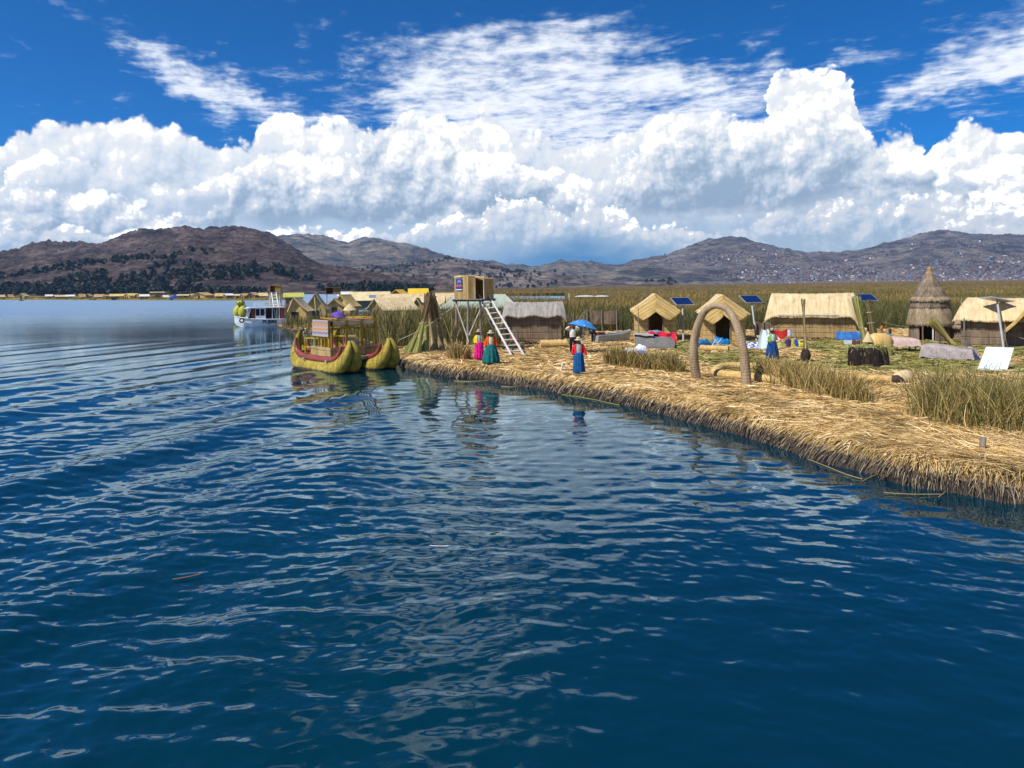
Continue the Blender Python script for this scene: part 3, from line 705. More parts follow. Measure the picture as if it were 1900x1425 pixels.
line_clump('reed_clump', G(835, 668), G(872, 668), 700, .55, .9, .5, reed_gold, 'shaggy dry reed tuft under the lookout tower', .03)
# reed bed behind the straw boat
def bed(n, fn, h0, h1, w, mat, name, label):
    d = 40*(120/40)**RNG.random(n); u = RNG.uniform(-.34, .10, n); x = u*d; y = d
    m = fn(x, y, u, d) & inside(x, y); x, y, d = x[m], y[m], d[m]
    h = RNG.uniform(h0, h1, len(x))*(.55+.9*fbm(x*.25, y*.25, 3))*np.where(CX+F*x/y < 690, .68, 1.0)
    V, Fc = reed_blades(x, y, np.full(len(x), .1), h, w*np.clip(d/50, .8, 2)*RNG.uniform(.7, 1.3, len(x)), .13)
    tag(link(name, np_mesh(name, V, Fc, mat)), label, kind='stuff')
def bedzone(x, y, u, d):
    X = CX+F*u
    a = (X > 690) & (X < 928) & (d > 44) & (d < 62)
    b = (X > 520) & (X <= 700) & (d > 52) & (d < 80) & ((X > 610) | (d < 74))
    c = (X > 928) & (X < 1175) & (d > 57) & (d < 66)
    c2 = (X > 1040) & (X < 1175) & (d > 50) & (d < 66)
    return a | b | c | c2
bed(60000, bedzone, 1.5, 2.5, .030, stalks('reed_bed_green', [(0, (.024, .036, .010)), (.4, (.055, .07, .017)), (.7, (.10, .105, .03)), (.9, (.18, .15, .05)), (1, (.34, .25, .10))], .6), 'reed_bed', 'dense green reed bed behind the straw boat')
bed(16000, bedzone, 1.5, 2.6, .030, reed_gold, 'reed_bed', 'dry brown reeds mixed through the reed bed')

# ================================================================ MARSH
def marsh_h(x, y):
    """ground under the reeds: level, then rising a little to the far shore on the right"""
    return 0.2 + np.clip((y-350)/1500, 0, 1)*(2.0+7.0*np.clip(x/np.maximum(y, 1)/.55, 0, 1))
def in_marsh(x, y):
    u = x/y; X = CX+F*u
    cut = (X > 885) & (X < 1048) & (y > 168) & (y < 330)
    return (X > 800+np.clip((120-y)*1.5, 0, 120)) & (y > 56) & (~cut) & ((X > 1020) | (y > 80))
ds = 56*(2450/56)**np.linspace(0, 1, 150); us = np.linspace(-.13, 1.1, 210); UU, DD = np.meshgrid(us, ds); XX = UU*DD
ok = in_marsh(XX, DD); ZZ = marsh_h(XX, DD)+np.clip((DD-62)/30, 0, 1)*(.55+.8*(fbm(XX*.05, DD*.03, 4)))
i = np.arange(XX.size).reshape(XX.shape); q = np.stack([i[:-1, :-1], i[:-1, 1:], i[1:, 1:], i[1:, :-1]], -1)
keep = ok[:-1, :-1] & ok[:-1, 1:] & ok[1:, 1:] & ok[1:, :-1]
m, b, p = newmat('marsh_ground'); g = b.n('ShaderNodeNewGeometry'); pos = g.outputs['Position']
nn = b.noise(b.vm('MULTIPLY', pos, (.9, .12, .5)), 1.0, 6.0, .7); n2 = b.noise(b.vm('MULTIPLY', pos, (.012, .02, 1)), 1.0, 4.0, .6)
b.put(p.inputs['Base Color'], b.mix(b.ss(n2, .42, .60), b.ramp(nn, [(.3, (.12, .082, .026)), (.5, (.24, .16, .05)), (.7, (.34, .23, .08))]), b.ramp(nn, [(.3, (.065, .068, .018)), (.5, (.13, .122, .033)), (.7, (.20, .17, .05))])))
p.inputs['Roughness'].default_value = .9; p.inputs['Specular IOR Level'].default_value = .1
qb = b.n('ShaderNodeBump'); qb.inputs['Strength'].default_value = 1.0; qb.inputs['Distance'].default_value = .6; b.put(qb.inputs['Height'], nn); b.put(p.inputs['Normal'], qb.outputs[0])
tag(link('marsh', np_mesh('marsh', np.stack([XX, DD, ZZ], -1).reshape(-1, 3), q[keep], m, True)), 'wide reed marsh reaching to the far shore', kind='structure')
n = 190000; d = 56*(1500/56)**(RNG.random(n)**1.25); u = RNG.uniform(-.14, .86, n); x = u*d
mk = in_marsh(x, d); x, d = x[mk], d[mk]
h = RNG.uniform(.8, 1.5, len(x))*(.55+.85*fbm(x*.07+5, d*.05, 3))*np.where(d < 70, 1.35, 1.0)
V, Fc = reed_blades(x, d, marsh_h(x, d)+np.clip((d-62)/30, 0, 1)*.5, h, d*.00042*RNG.uniform(.6, 1.5, len(x))+.012, .15, 2)
tag(link('marsh_reeds', np_mesh('marsh_reeds', V, Fc, marsh_mat)), 'brown and green totora reeds of the marsh', kind='stuff')
n = 3600; X_ = RNG.uniform(875, 1058, n); d = np.where(RNG.random(n) < .75, RNG.uniform(326, 350, n), RNG.uniform(158, 170, n)); u = (X_-CX)/F
V, Fc = reed_blades(u*d, d, np.zeros(n), RNG.uniform(1.0, 1.9, n)*np.where(d > 300, 1.0, .5), d*.0006, .12, 2)
tag(link('marsh_reeds', np_mesh('marsh_reeds', V, Fc, marsh_mat)), 'reeds lining the far water channel', kind='stuff')
# land strip of the far islands on the left
zs = []
fx = [(-140, 556), (0, 556.5), (120, 556.5), (260, 557), (380, 557.5), (470, 557.5), (505, 557), (560, 556)]
front = np.array([G(X, Y, 0)[:2] for X, Y in fx]); front = resample(front, lambda c: 4.0)
rws = []
for s, z in ((0, -.5), (.5, .15), (2, .7), (6, 1.0), (20, .9), (60, .9), (320, .8)):
    dirv = front/np.linalg.norm(front, axis=1)[:, None]
    rws.append(np.column_stack([front+dirv*s, z+(fbm(front[:, 0]*.2+s, front[:, 1]*.2, 3)-.5)*(.9 if 1 < s < 50 else 0)]))
V = np.stack(rws, 1).reshape(-1, 3); k = len(rws); i = np.arange(len(V)).reshape(-1, k)
tag(link('shore', np_mesh('shore', V, np.stack([i[:-1, :-1], i[:-1, 1:], i[1:, 1:], i[1:, :-1]], -1).reshape(-1, 4), m, True)), 'low reed shore of the far islands', kind='structure')
n = 9000; k = RNG.integers(0, len(front)-1, n); s = 1.5+RNG.random(n)**2*40
pp = front[k]+(front[k+1]-front[k])*RNG.random(n)[:, None]; pp = pp*(1+s/np.linalg.norm(pp, axis=1))[:, None]
V, Fc = reed_blades(pp[:, 0], pp[:, 1], np.full(n, .3), RNG.uniform(.4, 1.3, n)*(.3+1.3*fbm(pp[:, 0]*.06, pp[:, 1]*.06, 2)), .30, .12, 2)
tag(link('marsh_reeds', np_mesh('marsh_reeds', V, Fc, marsh_mat)), 'reeds along the far island shore', kind='stuff')
# wooded plain behind the far islands up to the hill foot
xs_ = np.array([(u*d) for d in (560, 700) for u in np.linspace(-1.1, .06, 40)]).reshape(2, 40); ysn = np.array([[560]*40, [700]*40])
# ================================================================ BUILDINGS OF REED
T_PALE = [(.25, (.30, .21, .10)), (.45, (.54, .415, .23)), (.6, (.66, .53, .31)), (.78, (.76, .65, .42))]
T_GOLD = [(.28, (.28, .17, .055)), (.45, (.52, .35, .125)), (.6, (.66, .47, .18)), (.75, (.78, .60, .28))]
T_WALL = [(.28, (.15, .095, .04)), (.45, (.34, .23, .10)), (.6, (.46, .325, .15)), (.75, (.56, .43, .22))]
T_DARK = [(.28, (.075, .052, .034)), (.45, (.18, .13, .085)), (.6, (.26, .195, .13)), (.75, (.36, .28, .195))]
T_GREY = [(.28, (.14, .12, .105)), (.45, (.27, .245, .215)), (.6, (.36, .33, .295)), (.75, (.46, .43, .39))]
roof_pale = streaky('thatch_pale', T_PALE, (26, 2.2, 2.2), bump=.7)
roof_gold = streaky('thatch_gold', T_GOLD, (26, 2.2, 2.2), bump=.7)
roof_grey = streaky('thatch_grey', T_GREY, (26, 2.2, 2.2), bump=.7)
mat_slope = streaky('mat_along_slope', T_GOLD, (1.6, 20, 20), bump=.9, rings=(2, 5.5, .10))
wall_reed = streaky('wall_reed', T_WALL, (34, 34, 1.6), bump=.8, rings=(2, 3.2, .10))
wall_gold = streaky('wall_gold', T_GOLD, (34, 34, 1.6), bump=.8, rings=(2, 3.2, .10))
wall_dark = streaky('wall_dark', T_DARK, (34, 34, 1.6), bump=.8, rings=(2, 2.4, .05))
pole_wood = streaky('pole_wood', [(.3, (.12, .10, .085)), (.5, (.24, .205, .17)), (.7, (.38, .34, .29))], (14, 14, 2), bump=.4)
pale_wood = streaky('pale_wood', [(.3, (.40, .37, .34)), (.5, (.58, .55, .52)), (.7, (.72, .69, .66))], (12, 12, 2), bump=.3)
stem_ends = stalks('cut_reed_ends', [(0, (.05, .03, .02)), (.4, (.13, .08, .04)), (.7, (.30, .21, .10)), (1, (.50, .40, .22))])
dark_in = flat('inner_shade_and_dark_parts', (.03, .024, .02), scale=3)  # doorway and hollow shade put into the colour; also plain dark parts

def on(X, Y, z=.5):
    x, y, _ = G(X, Y, z); return (x, y, float(soil(x, y)))
def fringe(mbv, pts, drop, n, rng=random, out=(0, -.05)):
    """loose reed ends along an eave line given by points"""
    for _ in range(n):
        i = rng.randrange(len(pts)-1); f = rng.random(); a = Vector(pts[i]).lerp(Vector(pts[i+1]), f)
        w = .012; d = rng.uniform(.4, 1)*drop
        b_ = a+Vector((rng.uniform(-.06, .06), out[1]*rng.random(), -d))
        mbv.raw([a+Vector((-w, 0, .03)), a+Vector((w, 0, .03)), b_+Vector((w*.5, 0, 0)), b_-Vector((w*.5, 0, 0))], [(0, 1, 2, 3)])
def open_hut(loc, rz, w, dp, hr, he, fas, label, skew=0.0):
    """gabled reed hut, deep gable mats hanging over an open doorway"""
    r = empty('reed_hut', loc, rz, label, 'hut', 'open fronted reed huts')
    hw = w/2; dw = .46; a = math.atan2(hr-he, hw); lip = .22
    top = lambda x: he+(hr-he)*(1-abs(x-skew)/(hw+abs(skew)))-.10
    for s in (-1, 1):
        m = MB(); xs = [s*dw+skew, s*(dw+(hw-dw)*.5), s*(hw-.06)]
        m.prism([(xs[0], 0), (xs[0], top(xs[0])), (xs[1], top(xs[1])), (xs[2], top(xs[2])), (xs[2], 0)], .0, .07); m.build('front_wall', wall_gold, r)
        m = MB(); m.box((s*(hw-.04), dp/2, (he+.1)/2), (.07, dp, he+.1)); m.build('side_wall', wall_gold, r)
        m = MB(); m.tube([(s*dw+skew, -.04, 0), (s*dw+skew, -.04, top(dw+.2)-.05)], .035, 6); m.build('door_post', pole_wood, r)
    m = MB(); m.prism([(-hw, 0), (hw, 0), (hw, he), (0, hr-.1), (-hw, he)], dp-.07, dp); m.build('back_wall', wall_gold, r)
    for s in (-1, 1):
        L = (hw+lip)/math.cos(a)
        def rf(u, v, s=s):
            x = s*u*(hw+lip); z = hr-(abs(x))*math.tan(a)-.10*math.sin(u*math.pi)*.6-.10*u**3
            return (x+skew*(1-u), -.30+v*(dp+.5), z+.02*math.sin(v*9+u*4))
        m = MB(); m.grid(rf, 8, 8, .09*(1 if s < 0 else -1)); m.build('roof_mat', roof_pale, r)
        # gable mat: stalks run along the slope
        m = MB(); D = fas*(1.12 if s*skew > 0 else 1.0)
        def gf(u, v, s=s, D=D):
            t = v*D; s0 = t*math.tan(a); l = s0+(L+.05*math.sin(v*5)-t*.25-s0)*u
            return (l, -.36-.16*v-.10*math.sin(u*2.2)*v+.012*math.sin(v*40), -t*s - .05*s*math.sin(u*3.0))
        m.grid(gf, 8, 10, .06*(1 if s < 0 else -1))
        for k in range(60):
            v = random.random(); p = Vector(gf(1, v)); e = p+Vector((random.uniform(.02, .12), random.uniform(-.03, .03), 0))
            m.raw([p+Vector((0, 0, .012)), p-Vector((0, 0, .012)), e], [(0, 1, 2)])
        o = m.build('gable_mat', mat_slope, r, (skew, 0, hr+.03)); o.rotation_euler = (0, a if s > 0 else math.pi-a, 0)
    m = MB(); m.tube([(skew, -.40, hr+.02), (skew, dp*.5, hr+.05), (skew, dp+.1, hr+.02)], .07, 8); m.build('ridge_roll', roof_gold, r)
    return r
open_hut(on(1217, 633), R(-9), 2.70, 3.4, 3.02, 2.16, .92, 'pale golden reed hut with open doorway, nearest the blue umbrella')
open_hut(on(1344, 634), R(-11), 2.62, 3.4, 2.92, 1.98, .96, 'golden reed hut with open doorway seen through the reed arch', -.10)

def long_hut(loc, rz, L, dp, hw_, hr, label, rm, wm, name='reed_hut', hip=.9, dl=.0, dr=.0, scallop=.06, bow=.22, grp=None, ov=.42, door=False):
    """long hut, curved thatch over upright reed walls"""
    r = empty(name, loc, rz, label, 'hut', grp)
    m = MB(); m.grid(lambda u, v: ((u-.5)*(L-.25), .05*math.sin(u*3.1)*-.6+.02*math.sin(u*23), v*(hw_+.10)), 24, 3, -.08); m.build('front_wall', wm, r)
    for s in (-1, 1):
        m = MB(); m.prism([(.06, 0), (dp-.06, 0), (dp-.06, hw_), (dp/2, hr-.12), (.06, hw_)], -.04, .04)
        o = m.build('end_wall', wm, r, (s*(L/2-.16), 0, 0)); o.rotation_euler = (0, 0, R(90)); 
    m = MB(); m.box((0, dp-.05, hw_/2), (L-.2, .08, hw_)); m.build('back_wall', wm, r)
    def rf(u, v):
        q = 1-abs(2*v-1)                       # 0 at eaves, 1 at ridge
        h = q**.80; y = -ov+v*(dp+2*ov)
        x = (u-.5)*(L+.5-hip*h)
        drop = dl*max(0, 1-u/.10)**1.5+dr*max(0, 1-(1-u)/.12)**1.5
        z = hw_-.06+(hr-hw_+.06)*h+bow*math.sin(math.pi*q)*.5 - drop*(1-h)*1.0
        z += scallop*math.sin(u*math.pi*5)*(1-q)**2 - .05*math.sin(u*math.pi)*h + .012*math.sin(u*61+v*17)
        return (x, y, z)
    m = MB(); m.grid(rf, 44, 18, .10); e = [rf(i/44, 0) for i in range(45)]; fringe(m, e, .10, int(L*70)); m.build('roof', rm, r)
    return r, rf
hutA, rfA = long_hut((on(1508, 631)[0], on(1508, 631)[1], .58), R(-22), 5.35, 2.6, 1.52, 2.96, 'long pale thatched reed hut, biggest on the island', roof_pale, wall_reed, hip=.85, dl=.35, dr=1.1, scallop=.02)
m = MB(); m.box((-.3, -.46, 1.60), (3.6, .05, .05), ry=R(-1)); m.build('eave_pole', pale_wood, hutA)
m = MB()
for k in range(420):
    x = random.uniform(-2.7, 2.7); z = random.uniform(-.12, .10); y = -random.uniform(.0, .35); l = random.uniform(.15, .35)
    a = Vector((x, y+.25, z)); t = Vector((random.uniform(-.5, .5), -1, random.uniform(-.2, .35))).normalized()
    m.tube([a, a+t*l], .022, 4)
m.build('reed_footing', stem_ends, hutA)
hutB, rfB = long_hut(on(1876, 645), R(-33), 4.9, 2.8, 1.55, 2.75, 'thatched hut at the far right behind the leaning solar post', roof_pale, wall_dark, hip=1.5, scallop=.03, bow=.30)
# cross gable porch of that hut
m = MB()
for s in (-1, 1):
    m.grid(lambda u, v, s=s: (.95+s*u*1.25, -1.45+v*2.8, 2.45-u*1.55-.10*math.sin(u*3.1)), 8, 8, .09*(1 if s < 0 else -1))
m.build('porch_roof', streaky('thatch_porch', T_GOLD, (3, 26, 3), bump=.7), hutB)
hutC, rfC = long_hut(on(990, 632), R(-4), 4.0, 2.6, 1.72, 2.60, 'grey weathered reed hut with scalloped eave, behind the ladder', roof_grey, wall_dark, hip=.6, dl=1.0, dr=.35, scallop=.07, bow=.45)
m = MB(); m.tube([rfC(i/30, 0)[:1]+(-.30, rfC(i/30, 0)[2]-.05) for i in range(31)], .035, 6); m.build('eave_roll', flat('black_reed', (.035, .028, .022)), hutC)
m = MB()
for k in range(220):
    x = random.uniform(-1.9, .3); z = random.uniform(.0, .28)*(1-abs(x+.8)/1.4); a = Vector((x, -1.0+random.uniform(-.2, .3), max(.02, z)+.02)); t = Vector((random.uniform(-.35, .35), -1, random.uniform(-.1, .5))).normalized()
    m.tube([a, a+t*random.uniform(.2, .45)], .022, 4)
tag(m.build('reed_pile', stem_ends, None, on(990, 636)), 'heap of cut reed stalks in front of the grey hut', 'reed pile')

# conical hut: thatch in rings
cone = empty('conical_hut', on(1726, 632), R(-26), 'tall conical grey reed hut with dark doorway', 'hut'); cone.scale = (.80, .80, .94)
cone_m = streaky('cone_thatch', [(.32, (0.048, 0.035, 0.027)), (.45, (0.152, 0.112, 0.081)), (.56, (0.240, 0.188, 0.130)), (.70, (0.368, 0.285, 0.189))], (18, 18, 1.6), bump=1.0)
cone_l = streaky('cone_thatch_pale', [(.32, (0.096, 0.068, 0.038)), (.45, (0.232, 0.173, 0.105)), (.56, (0.328, 0.251, 0.154)), (.70, (0.448, 0.352, 0.231))], (18, 18, 1.6), bump=1.0)
def ring_wall(r0, r1, z0, z1, a0, a1, n=30):
    m = MB(); m.grid(lambda u, v: ((r0+(r1-r0)*v)*math.cos(a0+(a1-a0)*u)*(1+.012*math.sin(u*60)), (r0+(r1-r0)*v)*math.sin(a0+(a1-a0)*u)*(1+.012*math.sin(u*60)), z0+(z1-z0)*v), n, 3, .08); return m
ring_wall(1.52, 1.46, 0, 1.25, R(-82), R(236)).build('wall', cone_m, cone)
tiers = [(1.66, 1.36, 1.12, 2.36, cone_l), (1.40, 1.28, 2.22, 2.76, cone_m), (1.40, 1.20, 2.68, 2.98, cone_l), (1.20, .84, 2.9, 3.66, cone_m), (.86, .20, 3.56, 4.6, cone_m)]
for r0, r1, z0, z1, mm in tiers:
    m = MB(); m.lathe([(r0-.10, z0-.0), (r0, z0-.02), (r0*.985, z0+.12), (r0+(r1-r0)*.55, z0+(z1-z0)*.55), (r1, z1), (max(r1-.12, .01), z1)], 40, fn=lambda w, z: 1+.018*math.sin(w*23)+.012*math.sin(w*51+z*3))
    for k in range(int(r0*130)):
        w = random.uniform(0, 6.283); p = Vector((math.cos(w)*r0, math.sin(w)*r0, z0+.05)); q = p*1.02+Vector((0, 0, -random.uniform(.08, .2))); t = Vector((-math.sin(w), math.cos(w), 0))*.018
        q.z = z0-random.uniform(.03, .14); m.raw([p-t, p+t, q], [(0, 1, 2)])
    m.build('thatch_ring', mm, cone)
m = MB(); m.lathe([(.30, 4.45), (.26, 4.58), (.17, 4.72), (.20, 4.80), (.16, 4.92), (.02, 4.98)], 12, fn=lambda w, z: 1+.1*math.sin(w*5+z*9)); m.build('top_knot', flat('knot_reed', (.34, .22, .10), bump=.6, scale=12, var=.4), cone)
for x in (-.62, .06):
    m = MB(); m.box((x, -1.47, .62), (.09, .09, 1.24)); m.build('door_post', pale_wood if x > 0 else streaky('brown_post', [(.3, (.16, .08, .05)), (.7, (.32, .18, .12))], (10, 10, 2)), cone)
m = MB(); m.box((-.28, -.3, .6), (.9, .05, 1.2)); m.build('doorway_shade', dark_in, cone)  # dark panel whose colour holds the shade inside the doorway
# low side annex of the conical hut
an = empty('reed_annex', on(1768, 634), R(-28), 'low dark reed annex leaning on the conical hut', 'hut')
m = MB(); m.grid(lambda u, v: ((u-.5)*1.3, .1*math.sin(u*3), v*1.05), 12, 3, -.08); m.build('wall', cone_m, an)
m = MB(); m.grid(lambda u, v: ((u-.5)*1.5, -.2+v*1.2, 1.02+v*.55-.12*u), 14, 6, .10); fringe(m, [((i/10-.5)*1.5, -.2, 1.02-.12*i/10) for i in range(11)], .16, 110); m.build('roof', cone_l, an)

# ---------------------------------------------------------------- sheaves
def sheaf(base, top, r0, n, mat, label, group, rtop=.14, tie=(.28, .5), w=.014, name='reed_sheaf', waist=.11, tipmat=None):
    base = Vector(base); ax = Vector(top)-base; L = ax.length; ax.normalize()
    a = ax.orthogonal().normalized(); c = ax.cross(a)
    th = RNG.uniform(0, 6.283, n); rad = np.sqrt(RNG.random(n))
    def rr(t): return np.interp(t, [0, tie[0], tie[1], 1], [r0, waist, waist*.85, rtop])
    segs = 7; rows = []
    A = np.array(a); C = np.array(c); AX = np.array(ax); l = RNG.uniform(.82, 1.0, n)
    tw = RNG.normal(0, .25, n)
    for i in range(segs+1):
        t = i/segs; q = rr(t*l)*rad
        p = np.array(base)+AX*(t*l*L)[:, None]+A*(np.cos(th+tw*t)*q)[:, None]+C*(np.sin(th+tw*t)*q)[:, None]
        s = (np.cos(th+1.3)[:, None]*A+np.sin(th+1.3)[:, None]*C)*w
        rows += [p-s, p+s]
    V = np.stack(rows, 1).reshape(-1, 3)-np.array(base); k = 2*(segs+1)
    q = np.array([(2*i, 2*i+1, 2*i+3, 2*i+2) for i in range(segs)])
    Fc = (np.arange(n)[:, None, None]*k+q[None]).reshape(-1, 4)
    r = empty(name, base, 0, label, 'reed sheaf', group)
    cut = int(segs*.62) if tipmat else 99
    if tipmat:
        low = (np.arange(len(Fc)) % segs) < cut
        link('stalks', np_mesh('stalks', V, Fc[low], mat), r); link('plume', np_mesh('plume', V, Fc[~low], tipmat), r)
    else: link('stalks', np_mesh('stalks', V, Fc, mat), r)
    for t in tie:
        m = MB(); p = ax*(t*L); m.tube([p-ax*.02, p+ax*.02], float(rr(t))*1.06+.01, 12, caps=False); m.build('tie', roof_pale, r)
    return r
g_reed = stalks('sheaf_green', [(0, (.16, .18, .035)), (.4, (.30, .31, .07)), (.8, (.45, .43, .14)), (1, (.60, .54, .26))], .55)
t_reed = stalks('sheaf_tan', [(0, (.18, .125, .05)), (.4, (.36, .27, .11)), (.8, (.52, .41, .19)), (1, (.64, .54, .30))], .55)
plume = stalks('sheaf_plume', [(0, (.07, .045, .02)), (.5, (.17, .115, .055)), (1, (.34, .25, .12))], .8)
SG = 'reed sheaves stacked upright to dry'
for X, Y, TX, TY, mm, lb in ((757, 655, 806, 547, g_reed, 'green reed sheaf leaning furthest left in the drying stack'), (772, 656, 798, 541, g_reed, 'greenish reed sheaf second from the left in the drying stack'),
                             (788, 653, 792, 543, g_reed, 'bright green upright sheaf in the middle of the drying stack'), (803, 651, 793, 545, t_reed, 'tan reed sheaf right of the bright green one in the stack'),
                             (816, 650, 796, 548, t_reed, 'tan reed sheaf second from right in the drying stack'), (828, 649, 801, 550, t_reed, 'dry tan sheaf at the right end of the drying stack')):
    b_ = on(X, Y); sheaf(b_, AT(TX, TY, b_[1]+.25), .30, 300, mm, lb, SG, rtop=.16, tipmat=plume, w=.018)
b_ = on(1605, 640); sheaf(b_, AT(1588, 548, b_[1]+.2), .16, 260, g_reed, 'long green sheaf leaning on the end of the long pale hut', None, rtop=.30, tie=(.1, .35), waist=.15)
b_ = on(1622, 634); sheaf(b_, AT(1610, 556, b_[1]+.1), .30, 320, stalks('sheaf_dark', [(0, (.05, .055, .02)), (.5, (.13, .11, .045)), (1, (.26, .20, .09))]), 'dark brown green reed bundle standing beside the long hut', None, rtop=.20, tie=(.45, .7), waist=.22)
b_ = on(1771, 641); sheaf(b_, AT(1727, 592, b_[1]+.1), .16, 260, stalks('sheaf_yellow', [(0, (.34, .28, .06)), (.5, (.55, .45, .12)), (1, (.72, .62, .28))], .5), 'yellow reed fan propped against the conical hut', None, rtop=.34, tie=(.12, .3), waist=.13)
# tall reed pole on a dark root foot
b_ = on(1495, 672); r = sheaf((b_[0], b_[1], b_[2]+.5), AT(1490, 553, b_[1]), .13, 110, t_reed, 'slim tall reed bundle standing on a dark root foot', None, rtop=.11, tie=(.30, .72), waist=.05, name='reed_pole')
root_m = streaky('root_block', [(.3, (.014, .010, .009)), (.5, (.035, .024, .020)), (.7, (.09, .062, .045))], (9, 9, 2.5), bump=1.2, dist=.10)
m = MB(); m.lathe([(.22, -.52), (.20, -.35), (.21, -.12), (.16, .06), (.08, .2)], 16, fn=lambda w, z: 1+.14*math.sin(w*7)+.08*math.sin(w*13+z*9)); m.lathe([(.45, -.52), (.42, -.40), (.30, -.36)], 14, fn=lambda w, z: 1+.2*math.sin(w*3)); m.build('root_foot', root_m, r)
# dark root block topped with greens
r = empty('root_stump', on(1612, 682), 0, 'dark fibrous root block topped with cut green reeds', 'root block')
for k, (x, w_) in enumerate(((-.52, .36), (-.02, .46), (.52, .34))):
    m = MB(); m.lathe([(w_*1.02, 0), (w_*.98, .3), (w_*.92, .7), (w_*.78, .86), (.05, .9)], 20, (x, (.0, -.1, .05)[k], 0), fn=lambda w, z, k=k: 1+.07*math.sin(w*9+k)+.04*math.sin(w*19+z*5)); m.build('root_clod', root_m, r)
n = 420; T = unit(np.column_stack([RNG.normal(0, 1, n), RNG.normal(0, .8, n), RNG.normal(.05, .2, n)]))
V, Fc = blades(np.column_stack([RNG.normal(0, .40, n), RNG.normal(0, .2, n), RNG.uniform(.84, .98, n)]), T, RNG.uniform(.2, .5, n), .022, np.column_stack([np.zeros((n, 2)), np.full(n, -.4)]), 3)
link('greens', np_mesh('greens', V, Fc, g_reed), r)
n = 160; w_ = RNG.uniform(0, 6.283, n)
V, Fc = blades(np.column_stack([np.cos(w_)*.75, np.sin(w_)*.36, RNG.uniform(.5, .9, n)]), unit(np.column_stack([np.cos(w_)*.3, np.sin(w_)*.3, np.full(n, -1.0)])), RNG.uniform(.15, .5, n), .02, np.zeros((n, 3)), 2)
link('root_fibre', np_mesh('root_fibre', V, Fc, stalks('root_fibres', [(0, (.03, .02, .015)), (.7, (.10, .07, .05)), (1, (.5, .45, .38))])), r)

# ---------------------------------------------------------------- reed arch
arch_m = streaky('arch_reed', [(.28, (.17, .115, .065)), (.45, (.33, .235, .14)), (.6, (.44, .33, .205)), (.75, (.54, .43, .29))], (22, 22, 3), bump=.7)
pa = on(1293, 704); pb = on(1385, 716)
r = empty('reed_arch', pa, 0, 'tall arch of bound reeds on the island path', 'arch')
pts = []; rad = []
Pa = Vector(pa); Pb = Vector(pb)
for X, Y, t, q in ((1293, 705, 0, .215), (1289, 680, .03, .212), (1287, 650, .07, .205), (1290, 622, .12, .19), (1297, 598, .2, .175), (1306, 580, .3, .16), (1318, 570, .42, .145), (1330, 567, .52, .14), (1343, 570, .64, .148), (1355, 580, .74, .16), (1366, 600, .84, .175), (1374, 628, .92, .19), (1380, 655, .96, .20), (1383, 685, .98, .21), (1385, 717, 1.0, .22)):
    d = Pa.y+(Pb.y-Pa.y)*t; pts.append(Vector(AT(X, Y, d))-Pa); rad.append(q*.84)
def smooth_path(P, rr, k=6):
    o = []; ro = []
    for i in range(len(P)-1):
        p0, p1, p2, p3 = P[max(i-1, 0)], P[i], P[i+1], P[min(i+2, len(P)-1)]
        for j in range(k):
            t = j/k; o.append(.5*((2*p1)+(p2-p0)*t+(2*p0-5*p1+4*p2-p3)*t*t+(3*p1-p0-3*p2+p3)*t**3)); ro.append(rr[i]+(rr[i+1]-rr[i])*t)
    return o+[P[-1]], ro+[rr[-1]]
sp_, sr_ = smooth_path(pts, rad, 12)
m = MB(); m.tube(sp_, [q*(1.0 if i % 2 else .972) for i, q in enumerate(sr_)], 18, smooth=False); m.build('bundle', arch_m, r)
cord = flat('arch_cord', (.21, .155, .105))
for i in range(2, len(sp_)-1, 2):
    t = (sp_[min(i+1, len(sp_)-1)]-sp_[i-1]).normalized(); m = MB(); m.tube([sp_[i]-t*.012, sp_[i]+t*.012], sr_[i]*.985, 14, caps=False); m.build('binding', cord, r)
# reed serpent rolls on the ground
roll_m = streaky('roll_reed', T_GOLD, (20, 20, 20), bump=.5)
gp = lambda X, Y: Vector(on(X, Y))+Vector((0, 0, .16))
P = [gp(1440, 697), gp(1400, 689), gp(1365, 687), gp(1338, 690), gp(1328, 697), gp(1345, 703), (gp(1375, 706)), gp(1412, 711), gp(1470, 718)]
q, rr = smooth_path(P, [.17, .18, .19, .20, .20, .19, .19, .19, .17], 8)
m = MB(); m.tube(q, [x*(1 if i % 2 else .95) for i, x in enumerate(rr)], 12, smooth=False)
o = m.build('reed_bolster', roll_m); tag(o, 'looped golden reed bolster lying beyond the reed arch', 'reed roll')
r = empty('reed_serpent', on(1650, 712), 0, 'reed serpent roll with round head lying on the straw', 'reed roll')
o0 = Vector(on(1650, 712))
P = [gp(1590, 708)-o0, gp(1620, 710)-o0, gp(1655, 712)-o0]; q, rr = smooth_path(P, [.15, .15, .15], 10)
m = MB(); m.tube(q, [x*(1 if i % 2 else .95) for i, x in enumerate(rr)], 12, smooth=False); m.build('body', roll_m, r)
hd = gp(1680, 711)-o0
m = MB(); m.tube([hd+Vector((-.42, 0, .0)), hd+Vector((-.3, 0, .02)), hd+Vector((-.12, 0, .05)), hd+Vector((.08, 0, .07)), hd+Vector((.22, 0, .06)), hd+Vector((.29, 0, .04))], [.15, .20, .26, .27, .2, .06], 14); m.build('head', roof_pale, r)
m = MB(); m.tube([hd+Vector((-.52, -.06, -.02)), hd+Vector((-.34, -.17, .0)), hd+Vector((-.2, -.2, .0))], [.16, .17, .06], 10); m.build('mouth', flat('dark_hollow', (.06, .035, .025)), r)
a, b_ = on(1003, 646), on(1052, 645)
